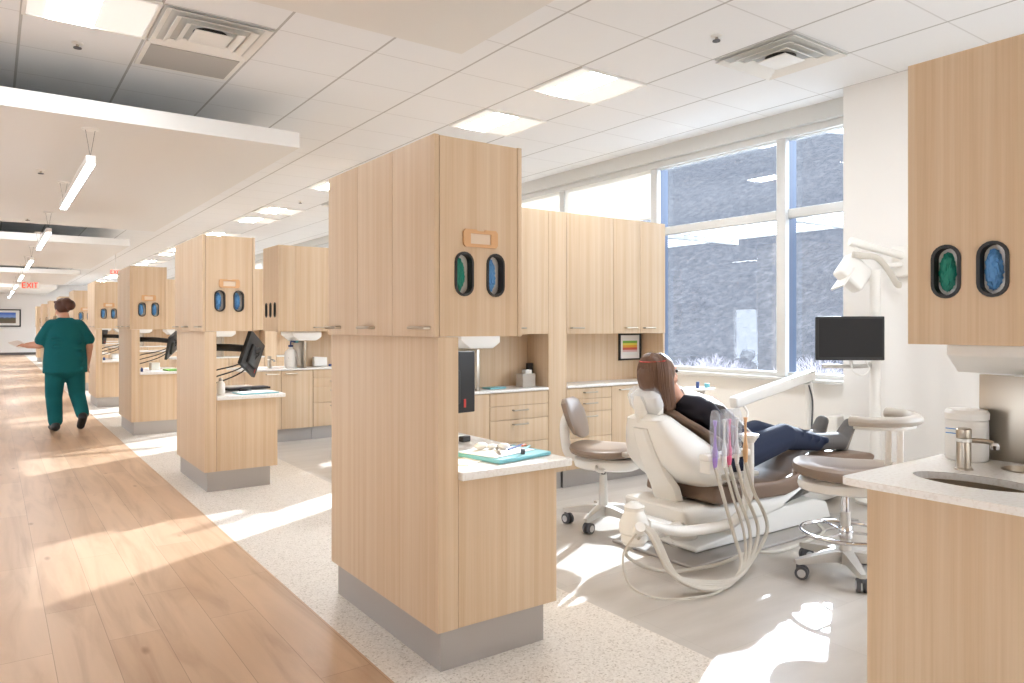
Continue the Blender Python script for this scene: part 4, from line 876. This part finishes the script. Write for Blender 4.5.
# ---------------------------------------------------------------- desktop and counter items
def monitor_rig(k, label, yaw, tilt, px=1.44, py_=.5, cx=1.76, cy=.45, cz=1.0, hw=.24, roll=0):
    oy = TY + 3.5 * k
    t = thing('computer_monitor', label, 'monitor', (cx, oy + cy, .85), 'monitors on arms at the corridor towers')
    from mathutils import Euler
    e = (Matrix.Rotation(R(yaw), 3, 'Z') @ Matrix.Rotation(R(roll), 3, 'Y') @ Matrix.Rotation(R(tilt), 3, 'X')).to_euler(); mt = e.to_matrix(); c = Vector((cx, oy + cy, cz))
    def bx(nm, o_, s_, m__, bev=.005, par=t): return MB().obox(c + mt @ Vector(o_), s_, e, bev).build(nm, m__, par)
    hs = bx('housing', (0, 0, 0), (hw * 2, .03, .29), 'black'); bx('rear_bulge', (0, -.022, -.02), (hw * 1.1, .03, .16), 'black', .01); bx('screen', (0, .016, 0), (hw * 2 - .03, .002, .26), 'screen', 0)
    bx('logo', (hw * .72, -.0165, -.1), (.012, .002, .04), 'red', 0, hs)
    q = c + mt @ Vector((0, -.05, .04)); w0 = Vector((px, oy + py_, cz + .06))
    MB().tube([w0, w0 + (q - w0) * .5 + Vector((0, -.05, .01)), q], .03, 10).build('arm', 'black', t)
    MB().obox(w0 + Vector((-.02, 0, 0)), (.05, .1, .12), (0, 0, 0), .008).build('wall_mount', 'black', t)
    for s in range(3): MB().tube([q + Vector((0, 0, -.03)), (q + w0) / 2 + Vector((.02 * s, -.02, -.13 - .03 * s)), w0 + Vector((0, 0, -.2 - .05 * s)), w0 + Vector((-.03, .02, -.3))], .006, 6).build('cable', 'black', t)
    return t
monitor_rig(0, 'black monitor hanging edge-on above the foreground desk tray', 8, 0, cx=1.655, cy=.66, cz=.985, py_=.85, hw=.23)
monitor_rig(1, 'black monitor tilted forward on its arm at the second tower desk', 58, 12, cx=1.74, cy=.35, cz=1.02, py_=.4, hw=.2, roll=20)
monitor_rig(2, 'black monitor on a cabled arm at the third tower desk', 62, 14, cx=1.80, cy=.4, cz=1.03, hw=.19, roll=-16)
monitor_rig(3, 'black monitor on a cabled arm at the fourth tower desk', 55, 10, cx=1.78, cy=.4, cz=1.03, hw=.2)
monitor_rig(4, 'black monitor on a cabled arm at the fifth tower desk', 55, 10, cx=1.78, cy=.4, cz=1.03, hw=.2)
t = thing('instrument_tray', 'pale teal instrument tray with white papers on the foreground desk', 'tray', (1.68, 2.43, .72))
TRC = Vector((1.70, 2.45, .7215)); rt = R(10)
MB().obox(TRC + Vector((0, 0, .008)), (.3, .27, .016), (0, 0, rt), .006).build('tray', 'teal', t)
MB().obox(TRC + Vector((-.02, .01, .0185)), (.24, .2, .004), (0, 0, rt + .1)).build('paper_liner', 'paper', t)
for i, (dx, dy, l, a, mm) in enumerate(((.06, .06, .14, .3, 'steel'), (.08, .02, .14, .5, 'navy'), (.03, .09, .12, .1, 'steel'), (-.04, -.03, .13, 1.1, 'steel'), (.1, -.03, .12, .7, 'teal'))):
    v_ = Vector((math.cos(a), math.sin(a), 0)) * l / 2; p = TRC + Vector((dx, dy, .0245 + .0)); tag(MB().tube([p - v_, p, p + v_], .0038, 6, 0).build('dental_instrument', mm), '%s on the foreground tray' % ['long steel probe at the right rear', 'thin dark blue probe at the right', 'short steel mirror handle at the rear', 'steel scaler slanted at the left front', 'thin teal probe at the right front'][i], 'dental instrument', 'dental instruments on the tray')
for i, (dx, dy, s_) in enumerate(((-.06, .07, .03), (-.02, .05, .022), (.02, .02, .026))): tag(MB().ball(TRC + Vector((dx, dy, .02 + s_ * .5)), (s_, s_ * .8, s_ * .5), 12).build('gauze_ball', 'paper'), ['large white gauze ball at the left rear of the foreground tray', 'small white gauze ball in the middle of the foreground tray', 'white gauze ball at the centre right of the foreground tray'][i], 'gauze', 'gauze on the foreground tray')
tag(MB().cyl(TRC + Vector((.03, -.1, .0165)), TRC + Vector((.03, -.1, .0365)), .009, seg=12).build('polishing_cup', 'rubber'), 'tiny dark grey cup at the front edge of the foreground tray', 'cup')
tag(MB().cyl(TRC + Vector((.1, .0, .0295)), TRC + Vector((.125, .01, .0295)), .005, seg=8).build('cap', 'orange'), 'tiny orange cap on the foreground tray', 'cap')
def bottle(x, y, z, r, h, body, capm, label, nm='bottle', group=None):
    t = thing(nm, label, 'bottle', (x, y, z), group)
    MB().lathe([(r * .92, 0), (r, .004), (r, h * .62), (r * .8, h * .72), (r * .42, h * .8), (r * .42, h * .84)], (x, y, z), seg=20).build('body', body, t)
    MB().lathe([(r * .5, 0), (r * .5, h * .1), (r * .3, h * .18)], (x, y, z + h * .82), seg=16).build('cap', capm, t); return t
bottle(1.72, 2.93, .72, .014, .085, 'white', 'white', 'small white dropper bottle at the back of the foreground desk')
bottle(1.69, 2.9, .72, .012, .06, 'white', 'navy', 'tiny blue-capped bottle beside the dropper bottle on the foreground desk')
bottle(1.49, 2.5, .72, .012, .05, 'yellow', 'yellow', 'tiny yellow vial at the left edge of the foreground desk')
tag(MB().obox((1.62, 2.74, .732), (.05, .035, .02), (0, 0, .4), .006).build('cotton_holder', 'pink'), 'small pink holder behind the tray on the foreground desk', 'holder')
tag(MB().obox((1.76, 2.84, .735), (.05, .03, .026), (0, 0, .2), .005).build('clip_box', 'black'), 'small black box behind the tray on the foreground desk', 'box')
tag(MB().obox((1.51, 2.42, .7225), (.15, .1, .003), (0, 0, .5)).build('printed_note', 'paper'), 'printed white note lying left of the foreground tray', 'paper')
bottle(1.455, 5.95, .72, .032, .125, 'white', 'greyvinyl', 'white bottle with grey cap on the second tower desk', group=None)
t = thing('keyboard', 'black keyboard resting on the second tower desk below the tilted monitor', 'keyboard', (1.72, 6.2, .72))
MB().obox((1.72, 6.2, .735), (.36, .13, .016), (0, 0, .15), .004).build('case', 'black', t); MB().obox((1.72, 6.2, .745), (.33, .1, .004), (0, 0, .15)).build('keys', 'rubber', t)
tag(MB().ball((1.66, 6.02, .732), (.05, .03, .018), 12).build('computer_mouse', 'black'), 'black computer mouse on the second tower desk', 'mouse')
tag(MB().obox((1.7, 5.87, .7245), (.3, .2, .008), (0, 0, .1), .002).build('folder', 'teal'), 'pale teal folder at the front of the second tower desk', 'folder')
tag(MB().obox((1.7, 5.87, .7305), (.28, .18, .003), (0, 0, .14)).build('paper_sheet', 'paper'), 'white paper on the teal folder of the second tower desk', 'paper')
for k, (mm, lb) in enumerate((('lime', 'green folder on the third tower desk'), ('blue', 'blue folder on the fourth tower desk'))):
    oy = TY + 3.5 * (k + 2); tag(MB().obox((1.78, oy + .15, .729), (.22, .2, .016), (0, 0, .1), .003).build('folder', mm), lb, 'folder')
    bottle(1.42, oy + .12, .72, .014, .05, 'navy', 'navy', 'small dark blue bottle on the %s tower desk' % ('third', 'fourth')[k])
    tag(MB().obox((1.6, oy + .4, .765), (.1, .08, .09), (0, 0, .2), .008).build('tissue_box', 'white'), 'white box behind the folder on the %s tower desk' % ('third', 'fourth')[k], 'box')
# divider counters
t = thing('soap_jug', 'white lotion jug with blue pump on the second divider counter', 'jug', (2.69, 7.98, .79))
MB().skin([[Vector((2.69 + a * math.cos(q), 7.98 + a * .7 * math.sin(q), .79 + z)) for q in [2 * math.pi * i / 20 for i in range(20)]] for a, z in ((.066, 0), (.07, .01), (.07, .14), (.06, .18), (.03, .205), (.022, .21), (.022, .235))]).build('body', 'white', t)
MB().lathe([(.026, 0), (.026, .02)], (2.69, 7.98, 1.02)).build('neck_ring', 'navy', t); MB().tube([(2.69, 7.98, 1.03), (2.69, 7.98, 1.07), (2.695, 7.98, 1.08), (2.74, 7.97, 1.072)], .009, 8, 3).build('pump', 'navy', t)
MB().obox((2.69, 7.94, .9), (.08, .003, .012)).build('label_line', 'grille', t)
tag(MB().obox((2.78, 8.05, 1.076), (.05, .05, .026), (0, 0, 0), .006).build('dispenser_nozzle', 'teal'), 'small teal nozzle under the second divider towel dispenser', 'nozzle')
tag(MB().obox((3.03, 8.0, .845), (.16, .05, .105), (R(-12), R(4), .1), .006).build('tissue_box', 'white'), 'white tissue box leaning on the second divider counter', 'box')
bottle(3.24, 8.0, .79, .016, .06, 'navy', 'black', 'small dark bottle right of the tissue box on the second divider counter')
tag(MB().obox((3.16, 8.0, .803), (.05, .03, .024), (0, 0, .1), .008).build('cotton_holder', 'navy'), 'small blue holder right of the tissue box on the second divider', 'holder')
t = thing('glove_carton', 'white carton dispenser beside the oak gable on the nearest divider counter', 'box', (3.28, 4.42, .79))
MB().obox((3.28, 4.42, .842), (.13, .08, .1), (0, 0, .1), .004).build('carton', 'greyvinyl', t); MB().obox((3.29, 4.42, .905), (.06, .05, .03), (0, 0, .1), .004).build('flap', 'white', t)
tag(MB().obox((3.375, 4.5, .9), (.05, .03, .13), (0, 0, .1), .004).build('wall_socket', 'black'), 'black outlet box behind the carton on the nearest divider', 'outlet')
tag(MB().obox((3.0, 4.43, .797), (.15, .1, .012), (0, 0, .1), .004).build('tissue_pack', 'teal'), 'flat pale teal pack on the nearest divider counter', 'pack')
# unseen copies added in the next bay to break up the floor sun patch
dup(ch, (0, 3.5, 0), 'empty cream reclining dental chair added unseen in the second bay, behind the foreground tower, to shade the floor')
dup(dl, (0, 3.5, 0), 'cream instrument delivery arm with hoses added unseen in the second bay, behind the foreground tower, to shade the floor')
dup(A, (0, 3.5, 0), 'taupe dental stool with backrest added unseen in the second bay, behind the foreground tower, to shade the floor')
